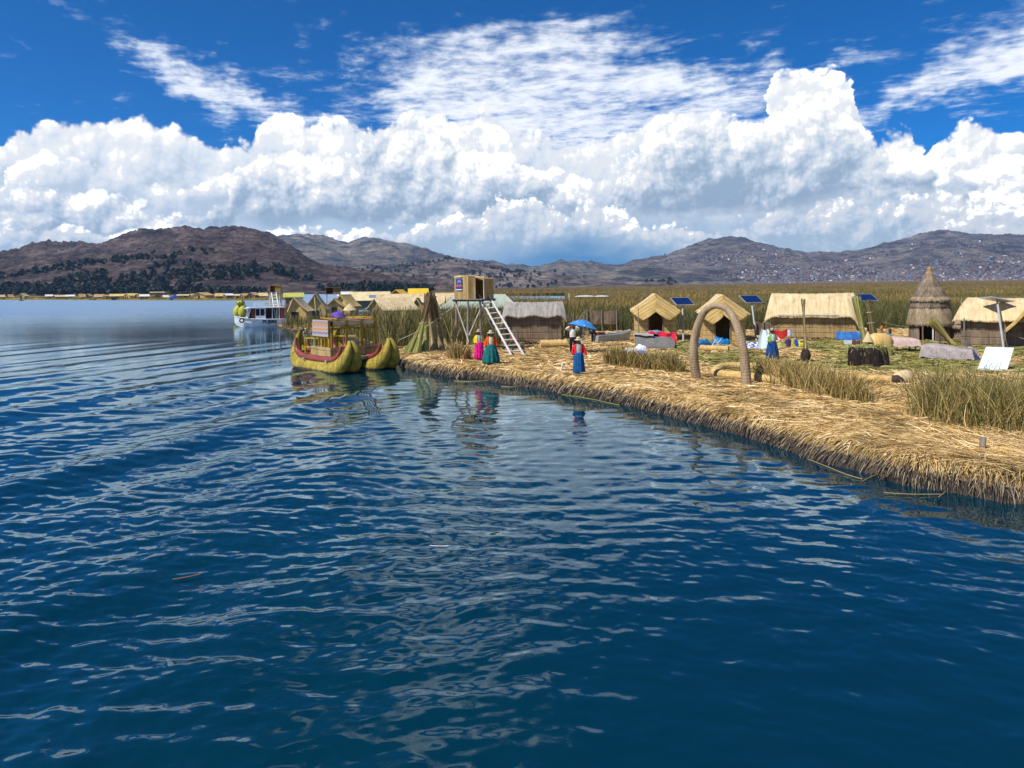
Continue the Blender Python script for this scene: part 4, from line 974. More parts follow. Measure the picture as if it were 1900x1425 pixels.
m = MB(); m.tube([(a[0]+(b_[0]-a[0])*i/12, a[1]+(b_[1]-a[1])*i/12, .5+.24) for i in range(13)], [.24 if i % 2 else .23 for i in range(13)], 14, smooth=False); tag(m.build('reed_log', roll_m), 'thick brown reed roll lying behind the man in white', 'reed roll')
a, b_ = on(1300, 651), on(1352, 653)
m = MB(); m.tube([(a[0]+(b_[0]-a[0])*i/12, a[1]+(b_[1]-a[1])*i/12, .5+.16) for i in range(13)], [.17 if i % 2 else .16 for i in range(13)], 12, smooth=False); tag(m.build('reed_log', roll_m), 'slim reed roll lying under the blue tarpaulin', 'reed roll')

# ---------------------------------------------------------------- lookout tower
tb = on(880, 650); T0 = Vector(tb)
r = empty('lookout_tower', tb, R(-24), 'reed lookout box on tall poles with a blue sign', 'lookout tower'); r.scale = (.78, .84, 1)
ZD = 2.92
px = ((-1.05, -.75), (.95, -.75), (-1.05, .95), (.95, .95))
for x, y in px:
    m = MB(); m.tube([(x*1.08, y*1.05, -.1), (x, y, ZD*.5), (x*.97, y*.98, ZD)], [.10, .085, .075], 8); m.build('pole', pole_wood, r)
m = MB(); m.tube([(0.0, -.95, 0), (0.02, -.9, ZD)], [.085, .07], 8); m.build('pole', pole_wood, r)
for k in range(9):
    m = MB(); m.box((-1.12+k*.28, .1, ZD+.04), (.24, 2.25, .05)); m.build('deck_plank', pole_wood, r)
for y in (-.85, 1.0):
    m = MB(); m.box((0, y, ZD-.03), (2.5, .10, .09)); m.build('deck_beam', streaky('dark_beam', [(.3, (.03, .028, .03)), (.7, (.09, .08, .08))], (3, 12, 12)), r)
tw_m = streaky('tower_mat', [(.28, (.15, .09, .035)), (.45, (.36, .245, .10)), (.6, (.50, .36, .16)), (.75, (.63, .48, .25))], (30, 30, 1.5), bump=.7)
def sheet(name, p, q, h0, h1, th, mat, par, lean=0.0):
    p = Vector(p); q = Vector(q); nrm = Vector((-(q-p).y, (q-p).x, 0)).normalized()
    m = MB(); m.grid(lambda u, v: tuple(p.lerp(q, u)+nrm*(.04*math.sin(u*3.1)+lean*v)+Vector((0, 0, h0+(h1-h0)*v))), 12, 4, th); return m.build(name, mat, par)
sheet('box_wall', (-1.10, -.78, 0), (.12, -.92, 0), ZD+.06, ZD+1.42, -.06, tw_m, r)
sheet('box_wall', (.12, -.92, 0), (.50, -.62, 0), ZD+.06, ZD+1.38, -.06, tw_m, r)
sheet('box_wall', (-1.10, .9, 0), (-1.10, -.78, 0), ZD+.06, ZD+1.27, -.06, tw_m, r)
sheet('box_wall', (1.12, .9, 0), (-1.10, .9, 0), ZD+.06, ZD+1.27, -.06, tw_m, r)
sheet('box_wall', (1.12, -.5, 0), (1.12, .9, 0), ZD+.06, ZD+1.22, -.06, tw_m, r)
for p, q in (((.48, -.66, ZD+.05), (.46, -.64, ZD+1.34)), ((1.14, -.54, ZD+.05), (1.12, -.52, ZD+1.38)), ((.44, -.66, ZD+1.31), (1.18, -.53, ZD+1.27)), ((-1.14, -.80, ZD+1.30), (-.45, -.88, ZD+1.34)), ((-.45, -.88, ZD+1.34), (.44, -.66, ZD+1.36))):
    m = MB(); m.tube([p, q], .05, 8); m.build('edge_roll', roof_pale, r)
m = MB(); m.raw([(-1.08, -.70, ZD+1.10), (.2, -.85, ZD+1.38), (1.1, -.45, ZD+1.12), (1.1, .88, ZD+1.0), (-1.08, .88, ZD+1.05)], [(0, 1, 2, 3, 4)]); m.build('roof_mat', tw_m, r)
sg = empty('sign', (-.70, -.90, ZD+.90), R(-6)); sg.parent = r
sgm, b, p = newmat('sign_print'); t = b.n('ShaderNodeTexCoord'); x_, y_, z_ = b.sep(t.outputs['Object'])
n = b.noise(b.vm('MULTIPLY', t.outputs['Object'], (14, 1, 20)), 1.0, 3.0, .6); sky_ = b.ramp(b.add(z_, b.mul(b.sub(n, .5), .3)), [(0.0, (.015, .05, .20)), (.5, (.02, .10, .34)), (1, (.03, .20, .45))])
b.put(p.inputs['Base Color'], sky_); p.inputs['Roughness'].default_value = .5
m = MB(); m.box((0, 0, 0), (.54, .025, .66)); m.build('sign_panel', sgm, sg)
m = MB(); m.box((0, -.018, -.30), (.54, .012, .05)); m.build('sign_strip', flat('white_strip', (.8, .8, .8)), sg)
def arc(m, R0, R1, a0, a1, y, cx=0, cz=0, n=10, th=.012):
    pts_ = [(cx+R1*math.cos(a0+(a1-a0)*i/n), cz+R1*math.sin(a0+(a1-a0)*i/n)) for i in range(n+1)]+[(cx+R0*math.cos(a1+(a0-a1)*i/n), cz+R0*math.sin(a1+(a0-a1)*i/n)) for i in range(n+1)]
    for i in range(n):
        q = [pts_[i], pts_[i+1], pts_[2*n-i], pts_[2*n+1-i]]; m.raw([(x, y, z) for x, z in q], [(0, 1, 2, 3)])
m = MB(); arc(m, .11, .17, .25, 2.9, -.020, .03, .06); m.build('sign_emblem', flat('lilac_print', (.42, .36, .68)), sg)
m = MB()
for x, h in ((-.21, .10), (-.15, .14), (-.09, .20), (-.03, .13), (.05, .15), (.11, .13), (.17, .14), (.22, .12)): m.box((x, -.020, -.10+h*.2), (.042, .010, h))
m.build('sign_marks', flat('red_print', (.62, .14, .18)), sg)
for p, q in (((-1.05, -.85, ZD-.1), (.15, -1.05, .55)), ((.15, -1.02, .95), (1.02, -.92, ZD-.55)), ((.95, -.8, ZD-.2), (1.15, .9, 1.1))):
    m = MB(); m.tube([p, q], .04, 6); m.build('brace', pale_wood, r)
# ladder up to the box
la, lb_ = Vector(on(950, 661)), Vector(on(973, 660)); ta, tb2 = Vector(AT(889, 548, 40.3)), Vector(AT(905, 545, 40.4))
r = empty('ladder', la, 0, 'long pale wooden ladder leaning up to the lookout box', 'ladder')
for p, q in ((la, ta), (lb_, tb2)):
    m = MB(); m.tube([p-la, (p+q)/2-la, q-la], [.065, .06, .055], 8); m.build('rail', pale_wood, r)
for k in range(11):
    t = .075+k*.0865; p = la.lerp(ta, t)-la; q = lb_.lerp(tb2, t)-la; e = (q-p).normalized()*.10
    m = MB(); m.tube([p-e, q+e], .035, 6); m.build('rung', pale_wood, r)
# rope from the tower to the boat
p = Vector(AT(840, 570, 40.2)); q = Vector(AT(738, 632, 38.2)); o0 = q
m = MB(); m.tube([q.lerp(p, i/10)-Vector((0, 0, .18*math.sin(math.pi*i/10)))-o0 for i in range(11)], .022, 5)
tag(m.build('mooring_rope', flat('rope', (.42, .38, .30)), None, o0), 'grey rope strung from the tower post to the straw boat', 'rope')

# ---------------------------------------------------------------- solar panels on posts
cell = flat('solar_cell', (.006, .024, .10), .35, .15, 3, spec=.2); alu = flat('aluminium', (.55, .56, .58), .4, .05, metal=.6); galv = flat('post_grey', (.36, .37, .38), .5, .1)
def solar(base, top, rz, tilt, w, h, label, post_m=galv, lean=None):
    r = empty('solar_panel', base, 0, label, 'solar panel', 'solar panels on posts'); B = Vector(base); Tp = Vector(top)-B
    m = MB(); m.tube([(0, 0, -.1), tuple(Tp)], .055, 8); m.build('post', post_m, r)
    f = empty('panel', Tp+Vector((0, 0, .03)), 0); f.parent = r; f.rotation_euler = (tilt, 0, rz) if lean is None else lean
    m = MB(); m.box((0, 0, 0), (w, h, .03)); 
    for s in (-1, 1): m.box((s*(w/2+.012), 0, .004), (.03, h+.054, .055)); m.box((0, s*(h/2+.012), .004), (w, .03, .055))
    o = MB(); o.box((0, 0, .022), (w-.02, h-.02, .008)); m.build('frame', alu, f)
    k = 6
    for i in range(k):
        o = MB(); o.box((-w/2+(i+.5)*w/k, 0, .021), (w/k-.012, h-.03, .010)); o.build('cell_strip', cell, f)
    return r
solar(on(1268, 634), AT(1266, 560, 47.2), R(24), R(34), 1.42, .80, 'solar panel on the post right of the left open hut')
solar(on(1404, 634), AT(1394, 556, 47.0), R(22), R(34), 1.42, .80, 'solar panel on the post between arch hut and long hut')
solar(on(1612, 630), AT(1607, 553, 48.0), R(14), R(32), 1.35, .78, 'solar panel on a dark post right of the long hut', flat('dark_post', (.10, .08, .06)))
solar(on(1864, 655), AT(1850, 557, 39.0), 0, 0, 1.30, .80, 'edge-on solar panel on a leaning post before the right hut', galv, (R(-6), R(11), R(4)))
# white tilted board
r = empty('tilted_board', on(1846, 689), R(-34), 'bright white tilted board standing on the straw at the right', 'board')
f = empty('panel', (0, .38, .47), 0); f.parent = r; f.rotation_euler = (R(50), 0, 0)
M_ = MB(); M_.raw([(-.62, -.62, .0), (.38, -.62, .0), (.66, .62, 0), (-.28, .62, 0), (-.62, -.62, -.04), (.38, -.62, -.04), (.66, .62, -.04), (-.28, .62, -.04)], [(0, 1, 2, 3), (7, 6, 5, 4), (0, 4, 5, 1), (1, 5, 6, 2), (2, 6, 7, 3), (3, 7, 4, 0)])
M_.build('sheet', flat('white_board', (.60, .68, .74), .3, .03), f)
for x in (-.3, .45):
    m = MB(); m.tube([(x, .95, 0), (x*.9, .70, .86)], .025, 6); m.build('prop', pole_wood, r)
# ================================================================ PEOPLE
def skin(name, V, E, rad, mat, parent, root=0, sub=1):
    me = bpy.data.meshes.new(name); me.from_pydata(V, E, []); o = bpy.data.objects.new(name, me); COL.objects.link(o)
    md = o.modifiers.new('s', 'SKIN'); md.use_smooth_shade = True
    sv = me.skin_vertices[0].data
    for i, q in enumerate(rad):
        sv[i].radius = q if isinstance(q, tuple) else (q, q); sv[i].use_root = (i == root)
    if sub: s2 = o.modifiers.new('d', 'SUBSURF'); s2.levels = sub; s2.render_levels = sub
    bpy.context.view_layer.update()
    dg = bpy.context.evaluated_depsgraph_get(); nm = bpy.data.meshes.new_from_object(o.evaluated_get(dg)); nm.name = name
    nm.materials.clear(); nm.materials.append(mat); bpy.data.objects.remove(o)
    return link(name, nm, parent)
skin_m = flat('skin', (.20, .095, .06), .55, .08); hair_m = flat('black_hair', (.008, .007, .007), .45)
straw_hat = streaky('straw_hat', [(.3, (.42, .32, .17)), (.7, (.66, .54, .32))], (30, 30, 30), bump=.2)
def person(loc, rz, H, label, jacket, blouse, lower, hat, arms, man=False, hem=.27, vest=False, shoes=(.03, .02, .02), hat_m=None, waist=.155):
    r = empty('person', loc, rz, label, 'person'); r.scale = (H/1.55,)*3
    (eL, wL), (eR, wR) = arms
    V = [(0, 0, .84), (0, 0, .97), (0, -.005, 1.12), (0, 0, 1.225), (0, .005, 1.285), (0, -.012, 1.345), (0, -.012, 1.44), (-.155, 0, 1.20), eL, wL, (.155, 0, 1.20), eR, wR,
         (-.085, 0, .78), (-.09, -.01, .44), (-.09, .01, .09), (-.09, -.12, .045), (.085, 0, .78), (.09, -.01, .44), (.09, .01, .09), (.09, -.12, .045)]
    E = [(0, 1), (1, 2), (2, 3), (3, 4), (4, 5), (5, 6), (3, 7), (7, 8), (8, 9), (3, 10), (10, 11), (11, 12), (0, 13), (13, 14), (14, 15), (15, 16), (0, 17), (17, 18), (18, 19), (19, 20)]
    rad = [(.125, .10), (.12, .10), (.13, .10), (.075, .065), (.048, .048), (.070, .078), (.062, .070), .052, .040, .026, .052, .040, .026, .085, .058, .036, .036, .085, .058, .036, .036]
    body = skin('body', V, E, rad, skin_m, r)
    # hands: palm and five bent fingers grown out of the wrist
    m = MB()
    for e, w, s in ((eL, wL, -1), (eR, wR, 1)):
        e = Vector(e); w = Vector(w); d = (w-e).normalized(); sd = Vector((0, 1, 0)); sd = (sd-d*sd.dot(d)); sd = sd.normalized() if sd.length > .2 else Vector((1, 0, 0)); cu = d.cross(sd)*(-s)
        m.tube([w-d*.01, w+d*.03, w+d*.075], [.024, .032, .028], 8, sq=(1.15, .55), up=sd)
        for i, l in enumerate((.062, .072, .068, .052)):
            b_ = w+d*.07+sd*(.027-.018*i); m.tube([b_, b_+d*l*.5, b_+d*l+cu*l*.35], [.0085, .008, .006], 5)
        b_ = w+d*.03+sd*.028; m.tube([b_, b_+sd*.022+d*.025, b_+sd*.026+d*.055+cu*.01], [.010, .009, .007], 5)
    h = m.build('hands', skin_m, r)
    # face
    m = MB(); m.tube([(0, -.080, 1.41), (0, -.098, 1.385), (0, -.088, 1.372)], [.008, .014, .010], 6); m.build('nose', skin_m, r)
    for s in (-1, 1):
        m = MB(); m.lathe([(.001, -.009), (.010, -.004), (.010, .004), (.001, .009)], 8, (s*.028, -.078, 1.405)); m.build('eye', hair_m, r)
        m = MB(); m.tube([(s*.074, -.005, 1.37), (s*.082, 0, 1.395), (s*.076, 0, 1.42)], [.008, .012, .008], 6); m.build('ear', skin_m, r)
    m = MB(); m.tube([(-.024, -.080, 1.352), (0, -.087, 1.350), (.024, -.080, 1.352)], .006, 5); m.build('mouth', flat('lips', (.17, .05, .045)), r)
    m = MB(); m.grid(lambda u, v: (.083*math.sin((u-.5)*4.4)*math.cos(v*1.5), .005+.086*math.cos((u-.5)*4.4)*math.cos(v*1.5)-.0, 1.36+.14*math.sin(v*1.5)), 12, 6, .006); m.build('hair', hair_m, r)
    if not man:
        for s in (-1, 1):
            m = MB(); m.tube([(s*.06, .055, 1.38), (s*.085, .10, 1.25), (s*.075, .125, 1.08), (s*.07, .12, .98)], [.022, .022, .018, .010], 7); m.build('braid', hair_m, r)
    # clothes
    top = flat('cloth_%.2f_%.2f_%.2f' % blouse, blouse, .9, .25, 9)
    m = MB(); m.grid(lambda u, v: (math.sin(u*2*math.pi)*(.150+.012*math.sin(v*3)-.055*max(0, v-.75)*4*.55), -math.cos(u*2*math.pi)*(.122+.015*math.sin(v*2.4)-.03*max(0, v-.75)*4*.5), .86+v*.40), 24, 8, .008); m.build('blouse' if not man else 'shirt', top, r)
    jk = flat('cloth_%.2f_%.2f_%.2f' % jacket, jacket, .9, .30, 7, bump=.6)
    if not man:
        m = MB(); op = .105
        m.grid(lambda u, v: (math.sin((op+u*(1-2*op))*2*math.pi)*(.196-.016*v-.05*max(0, v-.78)*4*.6), -math.cos((op+u*(1-2*op))*2*math.pi)*(.168-.008*v-.03*max(0, v-.78)*4*.5), (.90+v*.36)+.012*math.sin(u*30)*(1-v)), 28, 8, .014); m.build('vest' if vest else 'jacket', jk, r)
    sm = top if (vest or man) else jk
    for s_, e, w in ((-1, eL, wL), (1, eR, wR)):
        sh = Vector((s_*.150, 0, 1.205)); e = Vector(e); w = Vector(w)
        skin('sleeve', [tuple(Vector((s_*.07, 0, 1.20))), tuple(sh), tuple(sh.lerp(e, .5)), tuple(e), tuple(e.lerp(w, .6)), tuple(w-(w-e).normalized()*.02)], [(i, i+1) for i in range(5)], [.064, .078, .072, .066, .060, .050], sm, r)
    lo = flat('cloth_%.3f_%.3f_%.3f' % lower, lower, .9, .34, 6, bump=.6)
    if man:
        skin('trousers', [(0, 0, .92), (0, 0, .82), (-.085, 0, .72), (-.092, -.01, .44), (-.092, .01, .10), (.085, 0, .72), (.092, -.01, .44), (.092, .01, .10)], [(0, 1), (1, 2), (2, 3), (3, 4), (1, 5), (5, 6), (6, 7)], [(.14, .115), (.14, .115), .10, .078, .062, .10, .078, .062], lo, r)
    else:
        ph = random.random()*6
        m = MB(); m.lathe([(waist, .925), (waist+.03, .86), (waist+(hem-waist)*.55, .68), (hem*.93, .40), (hem, .15), (hem*.98, .10), (hem*.9, .12)], 56, fn=lambda w, z: 1+(.02+.105*min(1, (.93-z)/.6))*(math.sin(w*11+ph)+.5*math.sin(w*17+1.3)+.4*math.sin(w*5+2))*.75); m.build('skirt', lo, r)
    if hat:
        hm = hat_m or straw_hat; m = MB()
        m.lathe([(.001, 1.555), (.05, 1.552), (.078, 1.535), (.088, 1.475), (.095, 1.452), (.14, 1.440), (hat, 1.428), (hat+.003, 1.420), (.13, 1.428), (.085, 1.435)], 24, (0, -.01, 0), fn=lambda w, z: 1+.03*math.sin(2*w)); m.build('hat', hm, r)
        m = MB(); m.tube([(0, -.01, 1.457), (0, -.01, 1.480)], [.0955, .0895], 24, caps=False); m.build('hat_band', flat('hat_ribbon', (.10, .05, .03)), r)
    for s in (-1, 1):
        m = MB(); m.tube([(s*.09, .05, .04), (s*.09, -.03, .045), (s*.09, -.13, .04), (s*.09, -.17, .03)], [.035, .043, .045, .02], 8); m.build('shoe', flat('shoe_%.2f' % shoes[0], shoes), r)
    return r
down = (((-.235, .0, .98), (-.245, -.06, .80)), ((.235, .0, .98), (.245, -.06, .80)))
person(on(889, 669), R(14), 1.58, 'woman in yellow jacket and bright pink skirt with straw hat', (.78, .60, .02), (.38, .42, .62), (.72, .01, .22), .155, (((-.22, .02, .99), (-.20, -.10, .84)), ((.22, .0, .99), (.20, -.10, .84))), hem=.235, hat_m=streaky('rosy_hat', [(.3, (.38, .22, .15)), (.7, (.55, .36, .26))], (30, 30, 30)))
person(on(911, 678), R(4), 1.62, 'woman in orange red jacket and wide teal skirt with straw hat', (.75, .065, .015), (.62, .52, .30), (.006, .125, .125), .165, (((-.24, .0, .99), (-.22, -.08, .82)), ((.25, .0, .98), (.27, -.03, .80))), hem=.375, shoes=(.55, .5, .45), waist=.17)
person(on(1074, 697), R(-3), 1.58, 'woman in red jacket and long blue skirt at the reed edge', (.68, .012, .025), (.40, .38, .36), (.006, .085, .26), .160, (((-.235, .0, .98), (-.225, -.04, .80)), ((.25, .0, .98), (.30, -.06, .80))), hem=.225)
person(on(1433, 667), R(6), 1.55, 'woman in green vest and white blouse with dark blue skirt', (.16, .50, .03), (.66, .63, .64), (.008, .055, .19), .085, (((-.27, .03, 1.02), (-.25, -.13, .90)), ((.29, .03, 1.06), (.38, -.10, .92))), hem=.30, vest=True, hat_m=streaky('rosy_hat', None) if 'rosy_hat' in MATS else None)
person(on(1063, 657), R(-5), 1.66, 'man in white shirt raising both hands to his face', (.70, .66, .60), (.70, .66, .60), (.020, .010, .018), 0, (((-.34, -.07, 1.26), (-.11, -.15, 1.40)), ((.34, -.07, 1.27), (.11, -.15, 1.40))), man=True)
# ================================================================ STRAW CATAMARAN
hull_y, b, p = newmat('totora_yellow'); t = b.n('ShaderNodeTexCoord'); x_, y_, z_ = b.sep(t.outputs['Object'])
n = b.noise(t.outputs['Object'], 2.2, 5.0, .65); n2 = b.noise(b.vm('MULTIPLY', t.outputs['Object'], (3, 30, 30)), 1.0, 3.0, .6); n3 = b.noise(t.outputs['Object'], 9.0, 4.0, .7)
c = b.ramp(b.add(b.mul(n, .6), b.mul(n2, .4)), [(.30, (.12, .085, .018)), (.44, (.30, .225, .028)), (.56, (.43, .33, .05)), (.72, (.56, .46, .13))])
c = b.mix(b.mul(b.ss(n3, .54, .70), .8), c, (.18, .13, .05, 1))
c = b.mix(b.ss(b.add(z_, b.mul(b.sub(n, .5), .22)), .14, .04), c, (.055, .03, .022, 1))
c = b.mix(b.mul(b.ss(b.m('SINE', b.mul(x_, 22.0)), .80, 1.0), .35), c, (.16, .11, .02, 1))
b.put(p.inputs['Base Color'], c); p.inputs['Roughness'].default_value = .65; p.inputs['Specular IOR Level'].default_value = .25
w = b.ss(b.m('SINE', b.mul(x_, 22.0)), .86, 1.0)
q = b.n('ShaderNodeBump'); q.inputs['Strength'].default_value = .9; q.inputs['Distance'].default_value = .05; b.put(q.inputs['Height'], b.sub(n2, w)); b.put(p.inputs['Normal'], q.outputs[0])
red_roll = flat('red_roll', (.24, .05, .045), .5, .25, 5, bump=.3); yel = flat('yellow_paint', (.50, .33, .008), .5, .25, 5); yel_d = flat('yellow_worn', (.36, .23, .012), .6, .3, 5)
lash = flat('lashing_cord', (.19, .13, .035))
A0 = Vector(G(650, 693, 0)); S0 = Vector(G(560, 679, 0)); Rt = Vector(G(733, 687, 0)); axv = (A0-S0); bz = math.atan2(axv.y, axv.x)
perp = Vector((-math.sin(bz), math.cos(bz), 0)); SEP = (Rt-A0).dot(perp)
cen = (A0+S0)/2 + perp*(SEP/2); fwd = Vector((math.cos(bz), math.sin(bz), 0)); HL = axv.length/2+.30
boat = empty('straw_boat', cen, bz, 'double hulled yellow straw boat with a canopy frame on deck', 'boat')
K = HL/2.9
prof_h = [(-2.62, 1.95, .05), (-2.80, 1.62, .12), (-2.90, 1.20, .20), (-2.78, .75, .32), (-2.35, .32, .42), (-1.4, .10, .47), (0, .06, .48), (1.3, .10, .48), (2.0, .26, .47), (2.48, .58, .40), (2.70, 1.00, .29), (2.72, 1.32, .18), (2.60, 1.56, .08)]
for k, hy in enumerate((-SEP/2, SEP/2)):
    h = empty('hull', (0, hy, 0)); h.parent = boat
    for s in (-1, 1):
        pts = []; rd = []
        P = [Vector((x*K, s*min(.30, r_*.72), z)) for x, z, r_ in prof_h]; q, rr = smooth_path(P, [r_ for _, _, r_ in prof_h], 5)
        m = MB(); m.tube(q, rr, 18, sq=(1.0, .80), up=(0, 0, 1)); m.build('bundle', hull_y, h)
        for i in range(6, len(q)-5, 5):
            tt = (q[i+1]-q[i-1]).normalized(); m = MB(); m.tube([q[i]-tt*.014, q[i]+tt*.014], rr[i]*1.015, 18, caps=False, sq=(1.0, .80), up=(0, 0, 1)); m.build('lashing', lash, h)
        P = [Vector((x*K, s*.34, z)) for x, z in ((-2.50, 1.55), (-2.52, 1.1), (-2.25, .78), (-1.6, .62), (-.5, .56), (.6, .56), (1.4, .60), (1.95, .76), (2.22, 1.05), (2.36, 1.34))]; q, rr = smooth_path(P, [.06, .11, .15, .16, .16, .16, .16, .15, .11, .06], 4)
        m = MB(); m.tube(q, rr, 10); m.build('gunwale_roll', red_roll, h)
    m = MB(); m.box((0, 0, .40), (4.2*K, .5, .12)); m.build('hull_floor', streaky('deck_reed', T_WALL, (3, 30, 3)), h)
    m = MB(); m.tube([(-2.64*K, 0, 1.92), (-2.55*K, .05, 1.99), (-2.42*K, .02, 1.93)], [.10, .12, .06], 8); m.build('tip_wrap', flat('dark_wrap', (.10, .075, .05)), h)
m = MB(); m.box((-.1, 0, .62), (2.9, SEP+.9, .08)); m.build('deck', pole_wood, boat)
for x in (-1.2, 1.15):
    m = MB(); m.box((x, 0, .54), (.12, SEP+1.2, .10)); m.build('cross_beam', galv, boat)
# canopy frame: near left face along the hull, right face across the boat
xa, xb = -.75, .78; ya, yb = -SEP/2-.15, SEP/2+.35; z0, z1 = .64, 2.52
for x in (xa, xb):
    for y in (ya, ya+(yb-ya)*.36, ya+(yb-ya)*.68, yb):
        m = MB(); m.box((x, y, (z0+z1)/2), (.085, .085, z1-z0)); m.build('post', yel_d, boat)
for z in (z1, 2.02):
    for x in (xa, xb):
        if z < 2.5 and x == xb: continue
        m = MB(); m.box((x, (ya+yb)/2, z), (.05, yb-ya+.1, .06)); m.build('rail', yel_d, boat)
    for y in (ya, yb):
        m = MB(); m.box(((xa+xb)/2, y, z), (xb-xa+.08, .05, .055)); m.build('rail', yel_d, boat)
for p, q in (((ya, 2.0), (ya+(yb-ya)*.36, 2.22)), ((ya+(yb-ya)*.36, 2.22), (ya+(yb-ya)*.68, 2.02)), ((ya+(yb-ya)*.68, 2.02), (yb, 2.25))):
    m = MB(); m.tube([(xb+.02, p[0], p[1]), (xb+.02, q[0], q[1])], .032, 6); m.build('brace', yel_d, boat)
for i in range(5):
    m = MB(); m.box((xa+.1+(xb-xa-.2)*i/4, ya-.01, 1.35), (.045, .045, 1.36)); m.build('baluster', yel_d, boat)
for i in range(5):
    m = MB(); m.box((xb+.01, ya+(yb-ya)*(.70+.30*i/4), 1.40), (.045, .045, 1.5)); m.build('baluster', yel_d, boat)
m = MB(); m.box((0, ya-.02, .98), (xb-xa, .05, .07)); m.build('rail', yel, boat)
zz, b, p = newmat('sign_zigzag'); t = b.n('ShaderNodeTexCoord'); x_, y_, z_ = b.sep(t.outputs['Object'])
tri = b.m('PINGPONG', b.mul(x_, 1.0), .19); n = b.noise(t.outputs['Object'], 26.0, 2.0, .6)
v = b.add(b.add(z_, b.mul(tri, .35)), b.mul(b.sub(n, .5), .03))
b.put(p.inputs['Base Color'], b.ramp(b.lin(v, -.40, .46), [(0, (.40, .34, .36)), (.16, (.22, .20, .24)), (.30, (.42, .36, .36)), (.38, (.55, .22, .05)), (.50, (.45, .34, .30)), (.60, (.34, .28, .28)), (.68, (.58, .24, .05)), (.80, (.26, .23, .26)), (.92, (.45, .38, .34))], 'CONSTANT'))
m = MB(); m.box((0, 0, 0), (xb-xa+.10, .04, .82)); m.build('sign_panel', zz, boat, ((xa+xb)/2, ya-.09, 2.13))
for i, (x, z, r_) in enumerate(((xb-.16, 2.38, .17), (xb-.5, 2.40, .15))):
    m = MB(); m.tube([(x, ya+.2+i*.1, z), (x, yb-.12, z)], r_, 12); m.build('mat_roll', roof_pale if i == 0 else wall_reed, boat)
    m = MB(); m.tube([(x, ya+.13, z), (x, ya+.24, z)], r_*.98, 12); m.build('roll_end', dark_in, boat)
m = MB(); m.grid(lambda u, v: (xa+u*(xb-xa)*.55, ya+.5+v*(yb-ya-.7), z1+.05+.03*math.sin(u*9)*math.sin(v*7)), 8, 10, .03); m.build('roof_mat', wall_reed, boat)
for y in (yb-.25, yb-.8, ya+.4):
    m = MB(); m.box((0, y, z1+.10), (xb-xa+.2, .06, .05)); m.build('roof_slat', flat('orange_wood', (.42, .20, .03)), boat)
# low reed mats round the deck
for (p, q) in (((-1.0, ya-.10), (1.0, ya-.10)), ((1.02, ya-.08), (1.02, yb+.05))):
    m = MB(); m.grid(lambda u, v, p=p, q=q: (p[0]+(q[0]-p[0])*u+.02*math.sin(u*9), p[1]+(q[1]-p[1])*u+.02*math.sin(u*7), .66+v*.52+.02*math.sin(u*13)*v), 14, 3, .04); m.build('reed_mat', wall_reed, boat)
# stern railing and seat
for p, q in (((-2.2, ya+.2, .62), (-2.2, ya+.2, 1.50)), ((-1.7, ya+.5, .62), (-1.7, ya+.5, 1.45)), ((-2.2, yb-.5, .62), (-2.2, yb-.5, 1.5)), ((-2.2, ya+.2, 1.50), (xa, ya+.25, 1.55)), ((-2.2, ya+.2, 1.05), (xa, ya+.25, 1.05)), ((-2.2, ya+.2, 1.50), (-2.2, yb-.5, 1.50)), ((-2.2, ya+.2, .62), (-1.95, ya+.2, 1.5)), ((-2.2, yb-.5, 1.5), (xa, yb-.3, 1.55)), ((-1.5, 0, .62), (-1.5, 0, 1.5))):
    m = MB(); m.tube([p, q], .032, 6); m.build('stern_rail', yel, boat)
m = MB(); m.box((-1.75, .1, .92), (.5, .7, .07)); m.box((-1.98, .1, 1.2), (.06, .7, .45)); m.build('seat', yel, boat)
# purple cloth lying on the canopy
def heap(name, loc, sx, sy, h, mat, label, cat, rz=0, seed=0, n=18, group=None, par=None):
    m = MB()
    def fn(u, v):
        x = (u-.5)*2; y = (v-.5)*2; e = max(0, 1-(abs(x)**2.6+abs(y)**2.6)/1.05)
        k = float(fbm(np.array(x*2.1+seed), np.array(y*2.1+seed*3), 3)); k2 = float(fbm(np.array(x*5+seed), np.array(y*5), 2))
        return (x*sx*(.86+.28*k), y*sy*(.86+.28*k2), .012+h*(e**.55)*(.35+1.1*k)+.05*h*k2*min(1, e*4))
    m.grid(fn, n, n, .008)
    o = m.build(name, mat, par, loc, rz); return tag(o, label, cat, group)
c_ = cen+fwd*.05+perp*(-.35); heap('folded_cloth', (c_.x, c_.y, z1+.13), .42, .30, .30, flat('purple_cloth', (.11, .065, .32), .9, .4, 8), 'purple bundled cloth lying on the straw boat canopy', 'cloth', bz, 2)

# ================================================================ WHITE MOTOR BOAT
wb0 = Vector(G(487, 605, 0)); wb = empty('motor_boat', wb0, R(207), 'white cabin motor boat with brown window panels and dark lettering', 'boat')
white = flat('boat_white', (.74, .77, .80), .35, .06, 3); maroon = flat('boat_maroon', (.16, .045, .035), .5, .15); glass = flat('dark_glass', (.012, .018, .022), .08, .1, spec=.6); railw = flat('rail_pale', (.62, .68, .68), .4)
st = [(-2.5, 1.0, .82, -.2), (-1.5, 1.08, .80, -.22), (0, 1.12, .82, -.22), (1.2, 1.02, .90, -.2), (2.1, .70, 1.02, -.1), (2.75, .22, 1.18, .15), (2.98, .03, 1.26, .5)]
m = MB(); V = []
for x, hw, zt, zb in st: V += [(x, -hw, zt), (x, -hw*.92, zt*.45), (x, -hw*.72, zb), (x, hw*.72, zb), (x, hw*.92, zt*.45), (x, hw, zt)]
